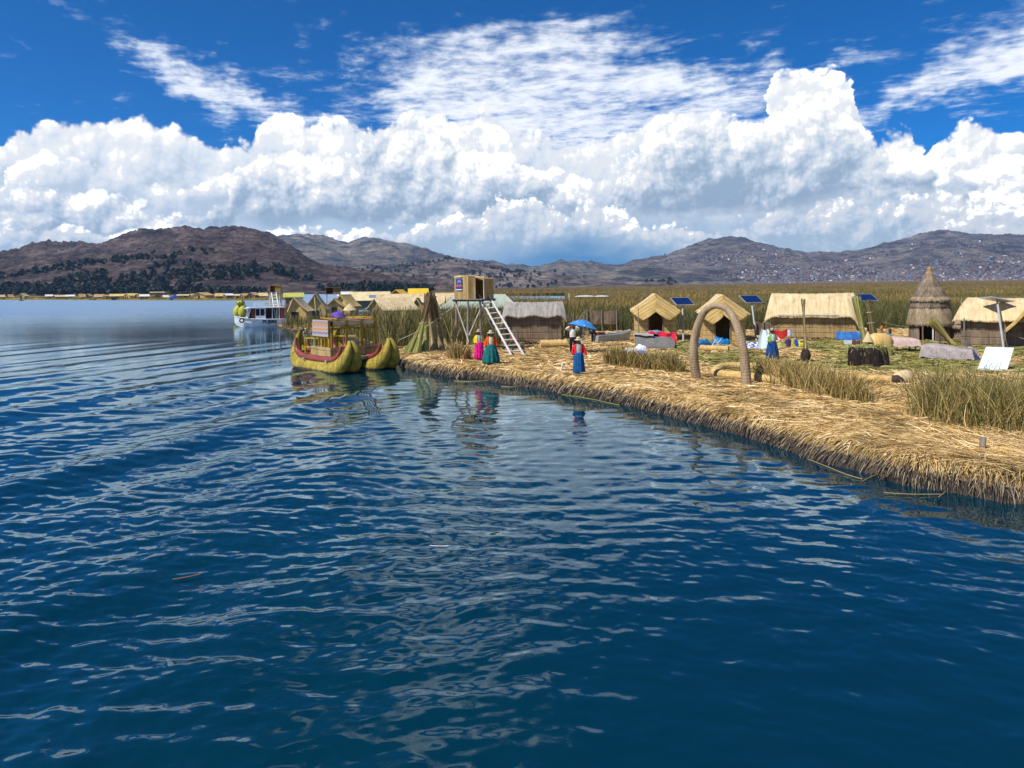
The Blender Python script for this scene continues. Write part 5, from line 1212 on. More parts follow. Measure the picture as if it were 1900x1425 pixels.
m.raw(V, [(i*6+j, i*6+j+1, (i+1)*6+j+1, (i+1)*6+j) for i in range(len(st)-1) for j in range(5)] + [(0, 1, 2, 3, 4, 5), tuple(range(len(V)-1, len(V)-7, -1))], False)
m.raw([(x, s*hw*.98, zt-.02) for x, hw, zt, zb in st for s in (-1, 1)], [(2*i, 2*i+1, 2*i+3, 2*i+2) for i in range(len(st)-1)]); m.build('hull', white, wb)
m = MB(); m.tube([(x, hw+.02, zt-.02) for x, hw, zt, zb in st], .045, 6); m.tube([(x, -hw-.02, zt-.02) for x, hw, zt, zb in st], .045, 6); m.build('rub_rail', white, wb)
m = MB(); m.box((-.45, 0, 2.12), (3.9, 2.16, .10)); m.prism([(1.4, 2.07), (1.85, 2.02), (1.9, 2.06), (1.45, 2.18)], -1.05, 1.05); m.build('roof', white, wb)
for s in (-1, 1):
    m = MB(); m.box((1.08, s*.98, 1.45), (.42, .05, 1.25)); m.build('side_panel', maroon, wb)
    m = MB(); m.box((.35, s*.98, 1.02), (1.05, .05, .42)); m.build('lower_panel', white, wb)
    for x in (.62, .12):
        f = MB(); f.box((x+.23, s*.98, 1.62), (.05, .06, .86)); f.box((x-.23, s*.98, 1.62), (.05, .06, .86)); f.box((x, s*.98, 2.02), (.5, .06, .06)); fo = f.build('window', white, wb)
        g_ = MB(); g_.box((x, s*.97, 1.60), (.42, .02, .78)); g_.build('pane', glass, fo)
    m = MB(); m.box((-2.0, s*.98, 1.45), (.45, .05, 1.25)); m.build('side_panel', maroon, wb)
    for x in (-.2, -.95, -1.7):
        m = MB(); m.box((x, s*.98, 1.48), (.07, .07, 1.25)); m.build('post', white, wb)
m = MB(); m.box((-.9, -.6, 1.1), (1.2, .7, .5)); m.build('bench', dark_in, wb)
m = MB(); m.box((-.9, -.90, 1.5), (1.5, .04, 1.1)); m.build('inner_wall', flat('inner_brown', (.10, .055, .04)), wb)
f = MB(); 
for y in (-.98, 0, .98): f.box((1.50, y, 1.55), (.07, .07, 1.02), ry=R(-16))
for z, x in ((1.06, 1.64), (2.03, 1.36)): f.box((x, 0, z), (.07, 2.0, .07))
fo = f.build('windscreen', white, wb); g_ = MB(); g_.box((1.49, 0, 1.55), (.02, 1.9, .92), ry=R(-16)); g_.build('pane', glass, fo)
m = MB()
for x in (-2.2, -1.2, -.2, .8):
    for s in (-1, 1): m.tube([(x, s*.95, 2.15), (x, s*.95, 2.62)], .02, 5)
for z in (2.40, 2.62):
    for s in (-1, 1): m.tube([(-2.2, s*.95, z), (.8, s*.95, z)], .02, 5)
    m.tube([(.8, -.95, z), (.8, .95, z)], .02, 5)
m.build('roof_rail', railw, wb)
m = MB()
for s in (-.9, -.35): m.tube([(-2.3, .9+.0, .9), (-2.3, .9, 2.3)], .02, 5)
for x in (-1.98, -2.32): m.tube([(x, 1.06, .85), (x, 1.06, 2.9)], .025, 6)
for k in range(6): m.tube([(-1.98, 1.06, 1.0+k*.26), (-2.32, 1.06, 1.0+k*.26)], .02, 5)
m.build('boarding_ladder', flat('ladder_red', (.34, .10, .10)), wb)
m = MB(); m.tube([(2.05+.21*math.cos(a), .80, .74+.21*math.sin(a)) for a in np.linspace(0, 6.283, 17)], .07, 8, caps=False); m.build('tyre_fender', flat('tyre_black', (.012, .012, .012), .8), wb, rz=R(-14), loc=(.12, .52, 0))
cu = bpy.data.curves.new('lettering', 'FONT'); cu.body = 'PUJIRE'; cu.size = .56; cu.offset = .014; cu.extrude = .006; cu.align_x = 'CENTER'
to = bpy.data.objects.new('lettering', cu); COL.objects.link(to); bpy.context.view_layer.update()
tm = bpy.data.meshes.new_from_object(to.evaluated_get(bpy.context.evaluated_depsgraph_get())); bpy.data.objects.remove(to); tm.materials.append(flat('letter_navy', (.02, .03, .06)))
lo_ = link('lettering', tm, wb, (-.65, 1.125, .34)); lo_.rotation_euler = (R(90), 0, R(180))
# straw boat with cat headed prow behind it
cb0 = Vector(G(448, 596, 0)); cb = empty('straw_boat', (cb0.x, cb0.y, 0), R(250), 'yellow green straw boat with cat headed prow behind the white boat', 'boat')
lime = flat('lime_straw', (.44, .42, .05), .6, .25, 3, bump=.4)
for s in (-1, 1):
    P = [Vector((x, s*.42, z)) for x, z in ((-6, .2), (-3, .0), (-1.2, .1), (-.3, .45), (.2, 1.0), (.25, 1.5), (.0, 1.95), (-.15, 2.15))]; q, rr = smooth_path(P, [.4, .5, .55, .58, .58, .50, .32, .16], 4)
    m = MB(); m.tube(q, rr, 14, up=(0, 0, 1)); m.build('hull_bundle', lime, cb)
hd = empty('cat_head', (.12, 0, 2.42)); hd.parent = cb
m = MB(); m.lathe([(.02, -.34), (.30, -.30), (.52, -.12), (.56, .05), (.44, .24), (.22, .33), (.02, .35)], 18, fn=lambda w, z: 1+.06*math.cos(2*w)); m.build('face', lime, hd)
for s in (-1, 1):
    m = MB(); m.lathe([(.13, 0), (.09, .12), (.01, .24)], 8, (.05, s*.34, .22)); m.build('ear', dark_in, hd)
    m = MB(); m.lathe([(.01, -.07), (.08, -.04), (.08, .04), (.01, .07)], 8, (.52, s*.19, .10)); m.build('eye', dark_in, hd)
m = MB(); m.lathe([(.01, -.06), (.08, 0), (.01, .06)], 8, (.57, 0, -.04)); m.box((.55, 0, -.17), (.06, .32, .04)); m.build('muzzle', dark_in, hd)
# aluminium skiff with outboard
sk = empty('skiff', on(1134, 634), R(24), 'small grey metal skiff with dark outboard pulled up among reeds', 'boat')
m = MB(); V = []
st = [(-1.25, .52, .46, .02), (-.4, .56, .46, 0), (.6, .48, .52, .02), (1.2, .25, .62, .12), (1.5, .03, .72, .35)]
for x, hw, zt, zb in st: V += [(x, -hw, zt), (x, -hw*.8, zb), (x, hw*.8, zb), (x, hw, zt)]
m.raw(V, [(i*4+j, i*4+j+1, (i+1)*4+j+1, (i+1)*4+j) for i in range(4) for j in range(3)]+[(0, 1, 2, 3)]); m.tube([(x, hw, zt) for x, hw, zt, zb in st], .03, 6); m.tube([(x, -hw, zt) for x, hw, zt, zb in st], .03, 6)
m.build('hull', flat('skiff_metal', (.42, .45, .44), .45, .12, metal=.3), sk)
m = MB(); m.lathe([(.05, .52), (.20, .56), (.22, .74), (.12, .84), (.01, .86)], 10, (-1.42, 0, 0)); m.build('outboard', flat('motor_black', (.02, .02, .028), .35), sk)
m = MB(); m.box((-1.42, 0, .30), (.10, .08, .56)); m.build('outboard_leg', dark_in, sk)
m = MB(); m.box((-.9, -.1, .5), (.5, .5, .3)); m.build('crate', maroon, sk)
# ================================================================ GOODS ON THE ISLAND
def cloth_box(name, loc, w, d, h, rz, mat, label, cat, sag=.06, hang=.85, seed=1, legs=True):
    """cloth thrown over a low stall table"""
    r = empty(name, loc, rz, label, cat)
    m = MB()
    def fn(u, v):
        x = (u-.5)*2; y = (v-.5)*2; ex = max(0, abs(x)-.72)/.28; ey = max(0, abs(y)-.72)/.28
        cx = math.copysign(min(abs(x), .72)/.72, x); cy = math.copysign(min(abs(y), .72)/.72, y)
        f = max(ex, ey); k = float(fbm(np.array(u*4+seed), np.array(v*4), 3))-.5
        return (cx*w/2+math.copysign(ex*.10, x)+k*.05, cy*d/2+math.copysign(ey*.10, y)+k*.05, h*(1-f*hang)+k*.10-(sag*math.sin(u*6.3+seed)*.5 if f == 0 else 0)+.03*f*math.sin((x+y)*14))
    m.grid(fn, 26, 26, .012); m.build('cloth', mat, r)
    m = MB(); m.box((0, 0, h-.09), (w*.94, d*.92, .05)); m.build('table_top', pole_wood, r)
    for a in (-1, 1):
        for b_ in (-1, 1):
            m = MB(); m.box((a*w*.42, b_*d*.40, (h-.1)/2), (.05, .05, h-.1)); m.build('leg', pole_wood, r)
    return r
stripe, b, p = newmat('striped_blanket'); t = b.n('ShaderNodeTexCoord'); x_, y_, z_ = b.sep(t.outputs['Object']); n = b.noise(t.outputs['Object'], 14., 4., .7)
b.put(p.inputs['Base Color'], b.ramp(b.add(b.mul(b.m('SINE', b.mul(b.add(x_, z_), 11.)), .05), b.mul(n, 1.0)), [(.2, (.20, .165, .16)), (.5, (.34, .29, .28)), (.8, (.50, .43, .41))])); p.inputs['Roughness'].default_value = .95
cloth_box('goods_table', on(1758, 668), 2.0, 1.0, .62, R(-38), stripe, 'low stall table under a grey pink striped blanket', 'table', sag=.14, seed=3)
heap('rolled_blanket', (on(1795, 660)[0], on(1795, 660)[1]-.1, .62), .38, .34, .30, stripe, 'rolled grey blanket at the right end of the striped stall', 'blanket', 0, 4)
heap('blue_bag', on(1808, 668), .22, .2, .34, flat('bag_blue', (.02, .08, .34), .5, .2), 'shiny blue bag under the end of the striped stall', 'bag', 0, 6)
cloth_box('goods_table', on(1662, 653), 1.9, 1.3, .72, R(-14), flat('pink_cloth', (.58, .42, .36), .95, .15, 6), 'stall table under a faded pink cloth near the conical hut', 'table', sag=.05, seed=8, hang=.55)
mb_ = flat('red_edge', (.55, .16, .10)); a, c_ = on(1690, 651), on(1640, 653)
heap('blue_bag', (on(1643, 640)[0], on(1643, 640)[1], .9), .34, .3, .30, flat('sky_blue_cloth', (.05, .24, .50), .8, .25), 'light blue bag piled behind the pink stall', 'bag', .4, 11)
heap('blue_bucket_cloth', on(1695, 645), .20, .2, .42, flat('bag_blue2', (.02, .12, .42), .5, .2), 'small blue sack right of the pink stall', 'sack', 0, 13)
# straw house model and dome basket behind the root stump
r = empty('straw_house_model', (on(1611, 662)[0], on(1611, 662)[1], .5), 0, 'miniature straw house model behind the root stump', 'house model'); r.scale = (.72, .72, .92)
m = MB(); m.lathe([(.24, 0), (.22, .62), (.20, .86)], 10); m.build('wall', roof_gold, r)
m = MB(); m.lathe([(.36, .80), (.20, 1.06), (.02, 1.36)], 12); m.build('roof', roof_pale, r)
m = MB(); m.box((-.02, -.22, .62), (.15, .06, .34)); m.build('door', dark_in, r)
m = MB(); m.lathe([(.62, 0), (.60, .42), (.62, .72), (.5, .98), (.26, 1.12), (.02, 1.14)], 18, fn=lambda w, z: 1+.05*math.sin(w*4+z*3)); tag(m.build('straw_basket', roof_gold, None, (on(1632, 660)[0], on(1632, 660)[1], .5)), 'round golden straw basket dome behind the root stump', 'basket')
# woven rug board
rug, b, p = newmat('blue_rug'); t = b.n('ShaderNodeTexCoord'); n = b.noise(t.outputs['Object'], 5., 5., .7)
b.put(p.inputs['Base Color'], b.ramp(n, [(.3, (.012, .04, .24)), (.5, (.018, .11, .34)), (.65, (.035, .20, .42)), (.8, (.10, .08, .30))])); p.inputs['Roughness'].default_value = .9
r = empty('blue_rug_stand', on(1573, 643), R(-24), 'bright blue woven rug hung on a low wooden stand', 'rug stand')
m = MB(); m.grid(lambda u, v: ((u-.5)*1.26+.05*v, .28*(1-v)*-1+.02*math.sin(u*8), .44+v*.44+.015*math.sin(u*11)), 14, 6, .02); m.build('rug', rug, r)
for x in (-.60, .60):
    m = MB(); m.tube([(x, -.2, 0), (x, .0, .90)], .025, 6); m.build('post', pole_wood, r)
m = MB(); m.grid(lambda u, v: ((u-.5)*.42, -.36, .16+v*.26), 4, 3, .01); m.build('price_cloth', flat('pale_cloth', (.55, .60, .58)), r)
heap('yellow_cloth', on(1562, 645), .42, .3, .16, flat('ochre_cloth', (.50, .34, .10), .9, .3), 'ochre cloth heap below the blue rug', 'cloth', 0, 3)
heap('dark_bundle', on(1588, 646), .22, .2, .42, flat('maroon_cloth', (.10, .03, .04), .9, .3), 'dark maroon bundle at the right foot of the blue rug', 'bundle', 0, 9)
# washing and tarpaulins before the open huts
gt = flat('grey_tarp', (.16, .155, .15), .8, .3, 12, bump=.6)
r = empty('tarp_stack', on(1212, 648), R(-12), 'grey tarpaulin covered stack with a pale lid before the left open hut', 'stack')
m = MB()
m.grid(lambda u, v: ((u-.5)*2.2+.12*math.sin(v*3), -.05+.7*v*v, .05+.74*v*(1-.30*u)+.03*math.sin(u*17)), 16, 8, .03); m.build('tarp', gt, r)
m = MB(); m.box((.0, .85, .33), (2.1, .5, .60)); m.build('crate', pole_wood, r)
m = MB(); m.box((-.55, .62, .80), (1.15, .5, .07), ry=R(4)); m.build('lid', flat('pale_board', (.46, .46, .45)), r)
rc = flat('red_cloth', (.72, .012, .055), .85, .15, 6)
m = MB(); m.grid(lambda u, v: ((u-.5)*(1.15-.62*v)+.30*v, -.15*v+.06*math.sin(u*9+v*4), .86-.72*v+.05*math.sin(u*7)), 14, 10, .012); tag(m.build('red_cloth', rc, None, on(1236, 644)), 'bright red cloth hanging off the grey tarpaulin stack', 'cloth')
heap('cloth_pile', (on(1216, 643)[0], on(1216, 643)[1]+.4, 1.20), .5, .25, .22, flat('grey_blue_cloth', (.22, .26, .32), .9, .4, 10), 'grey blue clothes folded on top of the tarpaulin stack', 'clothes', 0, 5)
heap('pink_cloth', (on(1210, 643)[0], on(1210, 643)[1]+.2, 1.24), .2, .16, .18, rc, 'small red cloth on top of the tarpaulin stack', 'cloth', 0, 15)
heap('washing', on(1172, 653), .55, .3, .22, flat('white_wash', (.66, .68, .72), .9, .25, 14), 'white washing spread on straw left of the tarpaulin stack', 'clothes', .1, 21)
heap('washing', on(1189, 651), .34, .28, .34, flat('white_wash2', (.72, .74, .80), .9, .25, 14), 'white washing piled high against the tarpaulin stack', 'clothes', .1, 24)
heap('washing', on(1184, 658), .24, .18, .22, flat('violet_wash', (.26, .10, .30), .9, .4, 14), 'violet red washing on the straw before the white pile', 'clothes', .1, 27)
heap('washing', on(1192, 660), .26, .16, .26, flat('blue_wash', (.10, .20, .46), .9, .3, 14), 'blue washing in front of the white pile', 'clothes', .1, 29)
bt = flat('blue_tarp', (.012, .17, .42), .5, .3, 5); bt2 = flat('navy_tarp', (.008, .05, .14), .6, .3, 5)
heap('tarpaulin', on(1304, 640), .42, .3, .36, bt, 'bright blue tarpaulin lump at the left leg of the arch', 'tarpaulin', .1, 31)
heap('tarpaulin', on(1338, 641), .52, .35, .52, bt, 'bright blue tarpaulin heap below the arch hut doorway', 'tarpaulin', -.2, 34)
heap('tarpaulin', on(1316, 646), .80, .30, .32, bt2, 'dark navy tarpaulin spread between the bright blue ones', 'tarpaulin', 0, 36)
r = empty('chair_frame', on(1330, 650), .3, 'folded pale metal chair frame lying on blue tarpaulin', 'chair')
for k, (p, q) in enumerate((((-.5, 0, .02), (.0, .1, .6)), ((-.3, 0, .02), (.35, .1, .62)), ((-.1, .1, .6), (.3, -.1, .02)), ((.0, .2, .62), (.55, -.05, .04)), ((-.25, .0, .3), (.3, .05, .34)))):
    m = MB(); m.tube([p, q], .022, 6); m.build('tube', flat('frame_pale', (.55, .62, .58)), r)
chk, b, p = newmat('checked_cloth'); t = b.n('ShaderNodeTexCoord'); ck = b.n('ShaderNodeTexChecker'); b.put(ck.inputs['Vector'], t.outputs['Object']); ck.inputs['Scale'].default_value = 5.5; ck.inputs['Color1'].default_value = (.70, .72, .82, 1); ck.inputs['Color2'].default_value = (.05, .08, .30, 1); b.put(p.inputs['Base Color'], ck.outputs[0]); p.inputs['Roughness'].default_value = .9
m = MB(); m.grid(lambda u, v: ((u-.5)*1.15, (v-.5)*.7, .05+.30*v+.03*math.sin(u*9)), 12, 8, .012); tag(m.build('checked_cloth', chk, None, on(1401, 647)), 'blue and white checked cloth right of the arch', 'cloth')
wc = flat('pale_sheet', (.60, .74, .74), .9, .08, 4)
m = MB(); m.grid(lambda u, v: ((u-.5)*(.35+1.0*(1-v)), -.35*(1-v)+.05*math.sin(u*9), .02+1.15*v-.1*math.sin(u*3)), 12, 10, .012); tag(m.build('pale_sheet', wc, None, on(1420, 648)), 'pale bluish sheet hung behind the woman in green vest', 'cloth')
m = MB(); m.grid(lambda u, v: ((u-.5)*1.15, .05*math.sin(u*8), 1.02+.12*u-.62*v*(1-.55*u)+.04*math.sin(u*11)), 14, 8, .012); tag(m.build('red_cloth', flat('poppy_cloth', (.60, .03, .03), .9, .2, 6), None, on(1452, 648)), 'red cloth on the line right of the woman in green vest', 'cloth')
m = MB(); m.grid(lambda u, v: ((u-.5)*.45, .04*math.sin(u*8), .75+.35*v), 8, 6, .012); tag(m.build('white_cloth', flat('white_wash', (0, 0, 0)), None, on(1464, 648)), 'white cloth at the right end of the red one', 'cloth')
for X, w_, h_, c, lb in ((1450, .35, .34, (.38, .33, .10), 'olive sack at the feet of the red cloth'), (1463, .22, .46, (.04, .02, .07), 'dark purple jar shaped bag beside the olive sack'), (1470, .20, .42, (.55, .50, .03), 'yellow bag left of the blue can'), (1477, .16, .50, (.01, .07, .40), 'blue plastic can between yellow bags'), (1485, .24, .34, (.58, .50, .03), 'yellow bag right of the blue can')):
    heap('bag', on(X, 645), w_, .2, h_, flat('bag_%.2f_%.2f' % (c[0], c[2]), c, .7, .25), lb, 'bag', 0, X*.1)
# umbrella
um = empty('umbrella', on(1078, 655), 0, 'light blue patterned sun umbrella planted behind the man in white', 'umbrella')
Bu = Vector(on(1078, 655)); tp = Vector(AT(1084, 594, Bu.y))-Bu
m = MB(); m.tube([(0, 0, 0), tuple(tp)], .022, 6); m.build('pole', railw, um)
um_m, b, p = newmat('umbrella_cloth'); t = b.n('ShaderNodeTexCoord'); v = b.voro(t.outputs['Object'], 4.2, dim='3D'); n = b.noise(t.outputs['Object'], 6., 3., .6)
b.put(p.inputs['Base Color'], b.mix(b.ss(v, .22, .12), b.ramp(n, [(.3, (.015, .12, .42)), (.6, (.04, .27, .58)), (.75, (.10, .40, .66))]), (.45, .38, .62, 1))); p.inputs['Roughness'].default_value = .7
cp = empty('canopy', tp, 0); cp.parent = um; cp.rotation_euler = (R(-4), R(13), 0)
for k in range(8):
    m = MB(); a0 = k*math.pi/4; a1 = a0+math.pi/4
    def pf(u, v, a0=a0, a1=a1):
        a = a0+(a1-a0)*u; rr = .80*v*(1-.045*math.sin(u*math.pi)); return (rr*math.cos(a), rr*math.sin(a), -.40*v**1.7+.02)
    m.grid(pf, 4, 6, .006); m.build('gore', um_m, cp)
    m = MB(); m.tube([(.8*v*math.cos(a0), .8*v*math.sin(a0), -.40*v**1.7) for v in (0, .25, .5, .75, 1)], .008, 4); m.build('rib', railw, cp)
# sticks and stakes
for X, Y, TX, TY, z, rr, mm, nm, lb in ((1820, 842, 1825, 811, .46, .065, pole_wood, 'stake', 'short weathered stake in the straw at the right shore'), (1039, 691, 1044, 674, .5, .04, flat('white_peg', (.72, .70, .68)), 'peg', 'small white peg in the straw left of the woman in red'),
        (1186, 640, 1184, 571, .5, .03, pole_wood, 'pole', 'thin leaning pole before the left open hut'), (1789, 652, 1789, 590, .5, .035, pole_wood, 'pole', 'thin pole standing left of the right hut'), (1744, 640, 1745, 592, .5, .035, galv, 'pole', 'thin greenish pole beside the conical hut door'),
        (1866, 650, 1865, 602, .5, .03, pole_wood, 'pole', 'short thin pole behind the leaning solar post'), (1793, 668, 1793, 632, .5, .035, pole_wood, 'post', 'short post at the front of the striped stall'), (1699, 652, 1698, 612, .5, .04, pole_wood, 'post', 'dark post beside the conical hut doorway')):
    p = Vector(G(X, Y, z)); q = Vector(AT(TX, TY, p.y)); m = MB(); m.tube([(0, 0, -.1), tuple(q-p)], [rr, rr*.9], 7); tag(m.build(nm, mm, None, p), lb, nm)
def line(A, B, sag, lb, rr=.012):
    A = Vector(A); B = Vector(B); m = MB(); m.tube([A.lerp(B, i/14)-A-Vector((0, 0, sag*math.sin(math.pi*i/14))) for i in range(15)], rr, 4); tag(m.build('clothes_line', flat('rope', (.42, .38, .30)), None, A), lb, 'rope')
line(AT(1637, 597, 46), AT(1696, 606, 46), .1, 'thin line running to the conical hut from the reeds')
line(AT(1789, 593, 42), AT(1745, 590, 44), .1, 'thin line between the pole and the conical hut')
line(AT(1866, 616, 39), AT(1925, 632, 36), .1, 'thin line sloping right from the short pole')
line(AT(1416, 591, 44), AT(1447, 602, 44), .28, 'slack rope hanging at the left end of the long hut')
for X, Y, z, c, lb in ((1636, 607, 1.6, (.42, .16, .05), 'orange brown rag hanging on the line by the reeds'), (1652, 612, 1.4, (.07, .03, .05), 'dark rag hanging on the line by the reeds')):
    p = AT(X, Y, 46); m = MB(); m.lathe([(.02, .10), (.05, .08), (.10, .0), (.08, -.12), (.05, -.26), (.02, -.27)], 9, fn=lambda w, z: 1+.2*math.sin(3*w+z*5)); tag(m.build('hanging_rag', flat('rag_%.2f' % c[0], c, .9, .3, 8), None, p), lb, 'rag')
# floating reed stems near the bank and on open water
def stem(pts, rr, lb, mm=straw, nm='floating_reed'):
    P = [Vector(G(x, y, .02)) for x, y in pts]; o = P[0].copy(); q, r_ = smooth_path([v-o for v in P], [rr]*len(P), 4); m = MB(); m.tube(q, rr*.6, 5); tag(m.build(nm, mm, None, o), lb, 'reed stem', 'reed stems floating by the bank')
yl = flat('stem_yellow', (.32, .22, .08))
stem([(1500, 852), (1535, 866), (1570, 880), (1600, 889)], .018, 'long bent stem floating under the middle of the bank', yl)
stem([(1600, 893), (1620, 883), (1650, 872)], .016, 'short stem sticking out from the bank to the water', yl)
stem([(1640, 914), (1690, 917), (1745, 917)], .015, 'straight stem floating by the right bank', yl)
stem([(1742, 922), (1765, 905), (1798, 886)], .016, 'stem slanting down from the right bank', yl)
stem([(1042, 732), (1095, 740), (1150, 752)], .02, 'yellow green stem floating below the woman in red', flat('stem_lime', (.26, .26, .05)))
stem([(842, 707), (875, 708), (905, 706)], .035, 'pale stem floating left below the two women', yl)
stem([(930, 717), (950, 718), (968, 716)], .03, 'short brown stem floating right below the two women', yl)
stem([(320, 1075), (345, 1071), (372, 1065)], .010, 'orange stem drifting alone on open water', flat('stem_orange', (.42, .16, .04)))
stem([(797, 1012), (815, 1013), (832, 1013)], .008, 'pale twig drifting in the middle of the water', flat('white_peg', (0, 0, 0)))
# ================================================================ HUTS OF THE OTHER ISLANDS
def gz(x, y): return .15 if y < 56 else .3
def far_hut(X, d, wpx, apexY, eaveY, label, rm, wm, turn=90, ratio=1.3, hip=.0, group='huts of the other reed islands', base=.3, door=True, ov=.25, name='reed_hut'):
    """hut sized from its place; turn = 0 shows the gable, 90 the long roof side"""
    x, y, zt = AT(X, 0, d)[0], d, AT(X, apexY, d)[2]
    W_ = wpx*d/F; hr = zt-base; he = AT(X, eaveY, d)[2]-base
    r = empty(name, (AT(X, apexY, d)[0], d, base), (R(90-turn) if turn != 90 else 0)-math.atan(uv(X, 550)[0]), label, 'hut', group)
    if turn == 90: L, dp = W_, W_*min(.7, 1/ratio)
    else: dp, L = W_/(abs(math.cos(R(turn)))+.6*abs(math.sin(R(turn)))), W_*.9
    hw = dp/2
    m = MB(); m.box((0, 0, (he)/2), (L*.92, dp*.92, he))
    for s in (-1, 1): m.raw([(s*L*.46, -hw*.92, he), (s*L*.46, hw*.92, he), (s*L*.46, 0, hr-.08)], [(0, 1, 2)])
    m.build('wall', wm, r)
    m = MB()
    for s in (-1, 1):
        m.grid(lambda u, v, s=s: ((u-.5)*(L+ov*2-hip*v*L), s*(hw+ov)*(1-v), he-.12+(hr-he+.12)*v-.05*hr*math.sin(v*3.1)), 6, 4, .10*(1 if s < 0 else -1))
    if hip:
        for s in (-1, 1): m.raw([(s*(L/2+ov), -(hw+ov), he-.12), (s*(L/2+ov), hw+ov, he-.12), (s*(L/2+ov-hip*L/2), 0, hr)], [(0, 1, 2)])
    m.build('roof', rm, r)
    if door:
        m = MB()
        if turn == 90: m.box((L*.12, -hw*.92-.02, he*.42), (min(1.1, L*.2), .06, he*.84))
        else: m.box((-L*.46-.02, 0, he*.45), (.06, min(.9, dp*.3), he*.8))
        m.build('door', dark_in, r)  # dark slab on the wall, doorway shade put into its colour
    return r
rp = streaky('far_roof_pale', T_PALE, (4, 2, 2), bump=.3); rg = streaky('far_roof_gold', T_GOLD, (4, 2, 2), bump=.3); rgrey = streaky('far_roof_grey', T_GREY, (4, 2, 2), bump=.3)
wr = streaky('far_wall', T_WALL, (6, 6, 1), bump=.3); wd = streaky('far_wall_dark', T_DARK, (6, 6, 1), bump=.3); wg = streaky('far_wall_gold', T_GOLD, (6, 6, 1), bump=.3)
yr = flat('yellow_roof', (.70, .46, .03), .6, .1, .5); orw = flat('orange_wall', (.50, .16, .015), .7, .2, 1); greenroof = streaky('green_tin', [(.3, (.30, .36, .28)), (.7, (.42, .47, .37))], (5, 1, 1), rough=.5, bump=.3); gw = flat('grey_green_wall', (.13, .16, .15), .8, .2, 1)
far_hut(552, 86, 50, 551, 575, 'tan reed hut with dark doorway nearest the white boat', rp, wg, turn=14, base=.2)
far_hut(587, 93, 42, 543, 572, 'greyish tall pointed reed hut right of the tan one', streaky('far_roof_tan', [(.28, (.22, .16, .10)), (.45, (.40, .31, .20)), (.6, (.50, .40, .27)), (.75, (.58, .48, .34))], (4, 2, 2), bump=.3), wg, turn=6, base=.2)
far_hut(622, 101, 34, 553, 567, 'small gold reed hut in front of a steeper one', rg, wg, turn=8, base=.2)
far_hut(641, 108, 44, 546, 567, 'steep gold reed hut behind the small gold one', rg, wg, turn=25, base=.2)
far_hut(686, 128, 70, 541, 556, 'long yellow roofed hall with blue patches, grey walls', flat('cream_roof', (.66, .54, .30), .8, .15, 1), gw, base=.3, ratio=2)
far_hut(728, 96, 74, 552, 573, 'broad pale roofed hut in front of the long halls', rp, wr, turn=64, base=.2)
far_hut(748, 124, 96, 545, 560, 'long cream roofed hut behind the broad pale one', rp, wr, base=.3, ratio=2.2, ov=.1)
far_hut(741, 150, 40, 537, 547, 'orange gabled hut rising behind the cream roofs', yr, orw, turn=20, base=.3)
far_hut(776, 158, 34, 535, 544, 'bright yellow roofed house behind the straw stack', yr, flat('pale_wall', (.45, .48, .48)), base=.3)
far_hut(833, 112, 56, 543, 566, 'pale straw roof left of the green tin roof', rp, wr, base=.3, hip=.2)
far_hut(775, 98, 24, 552, 570, 'small tan gable just left of the straw stack', rg, wg, turn=10, base=.2)
far_hut(890, 70, 138, 546, 568, 'large green tin hip roofed house behind the lookout tower', greenroof, gw, base=.3, hip=.45, ratio=1.6, ov=.5, door=False)
far_hut(545, 132, 32, 543, 550, 'yellow green canopy roof behind the tan hut', flat('lime_roof', (.46, .47, .10), .7), wd, base=.3)
far_hut(640, 140, 24, 541, 548, 'small white roofed hut left of the long hall', flat('white_roof', (.70, .68, .62), .7), wr, base=.3)
far_hut(868, 150, 30, 545, 550, 'low cream roof showing beyond the tower legs', rp, wr, base=.3)
m = MB(); m.box((0, 0, 0), (1.6, .04, .55)); tag(m.build('blue_sheet', flat('sheet_blue', (.30, .38, .60), .5, .3, 2), None, AT(693, 550, 126.0)), 'pale blue plastic sheet on the long yellow roof', 'sheet')
# small round canopy, grey tipi, brown box on posts
r = empty('round_canopy', AT(649, 580, 90)[:2]+(.2,), 0, 'small round straw canopy on posts in the reeds', 'canopy')
m = MB(); m.lathe([(.92, 1.20), (.86, 1.26), (.4, 1.75), (.02, 2.1)], 16); m.build('roof', rp, r)
for k in range(5):
    a = k*1.257; m = MB(); m.tube([(.75*math.cos(a), .75*math.sin(a), 0), (.75*math.cos(a), .75*math.sin(a), 1.3)], .05, 6); m.build('post', wg, r)
r = empty('reed_tipi', AT(805, 590, 64)[:2]+(.2,), 0, 'dark grey reed tipi behind the straw stack', 'tipi')
m = MB(); m.lathe([(.85, 0), (.80, .9), (.62, 1.6), (.36, 2.6), (.12, 3.35), (.02, 3.5)], 18, fn=lambda w, z: 1+.02*math.sin(w*13)); m.build('wall', cone_m, r)
for z, q in ((1.0, .83), (1.7, .62), (2.4, .44)):
    m = MB(); m.tube([(q*math.cos(a), q*math.sin(a), z) for a in np.linspace(0, 6.283, 19)], .05, 6, caps=False); m.build('thatch_ring', cone_l, r)
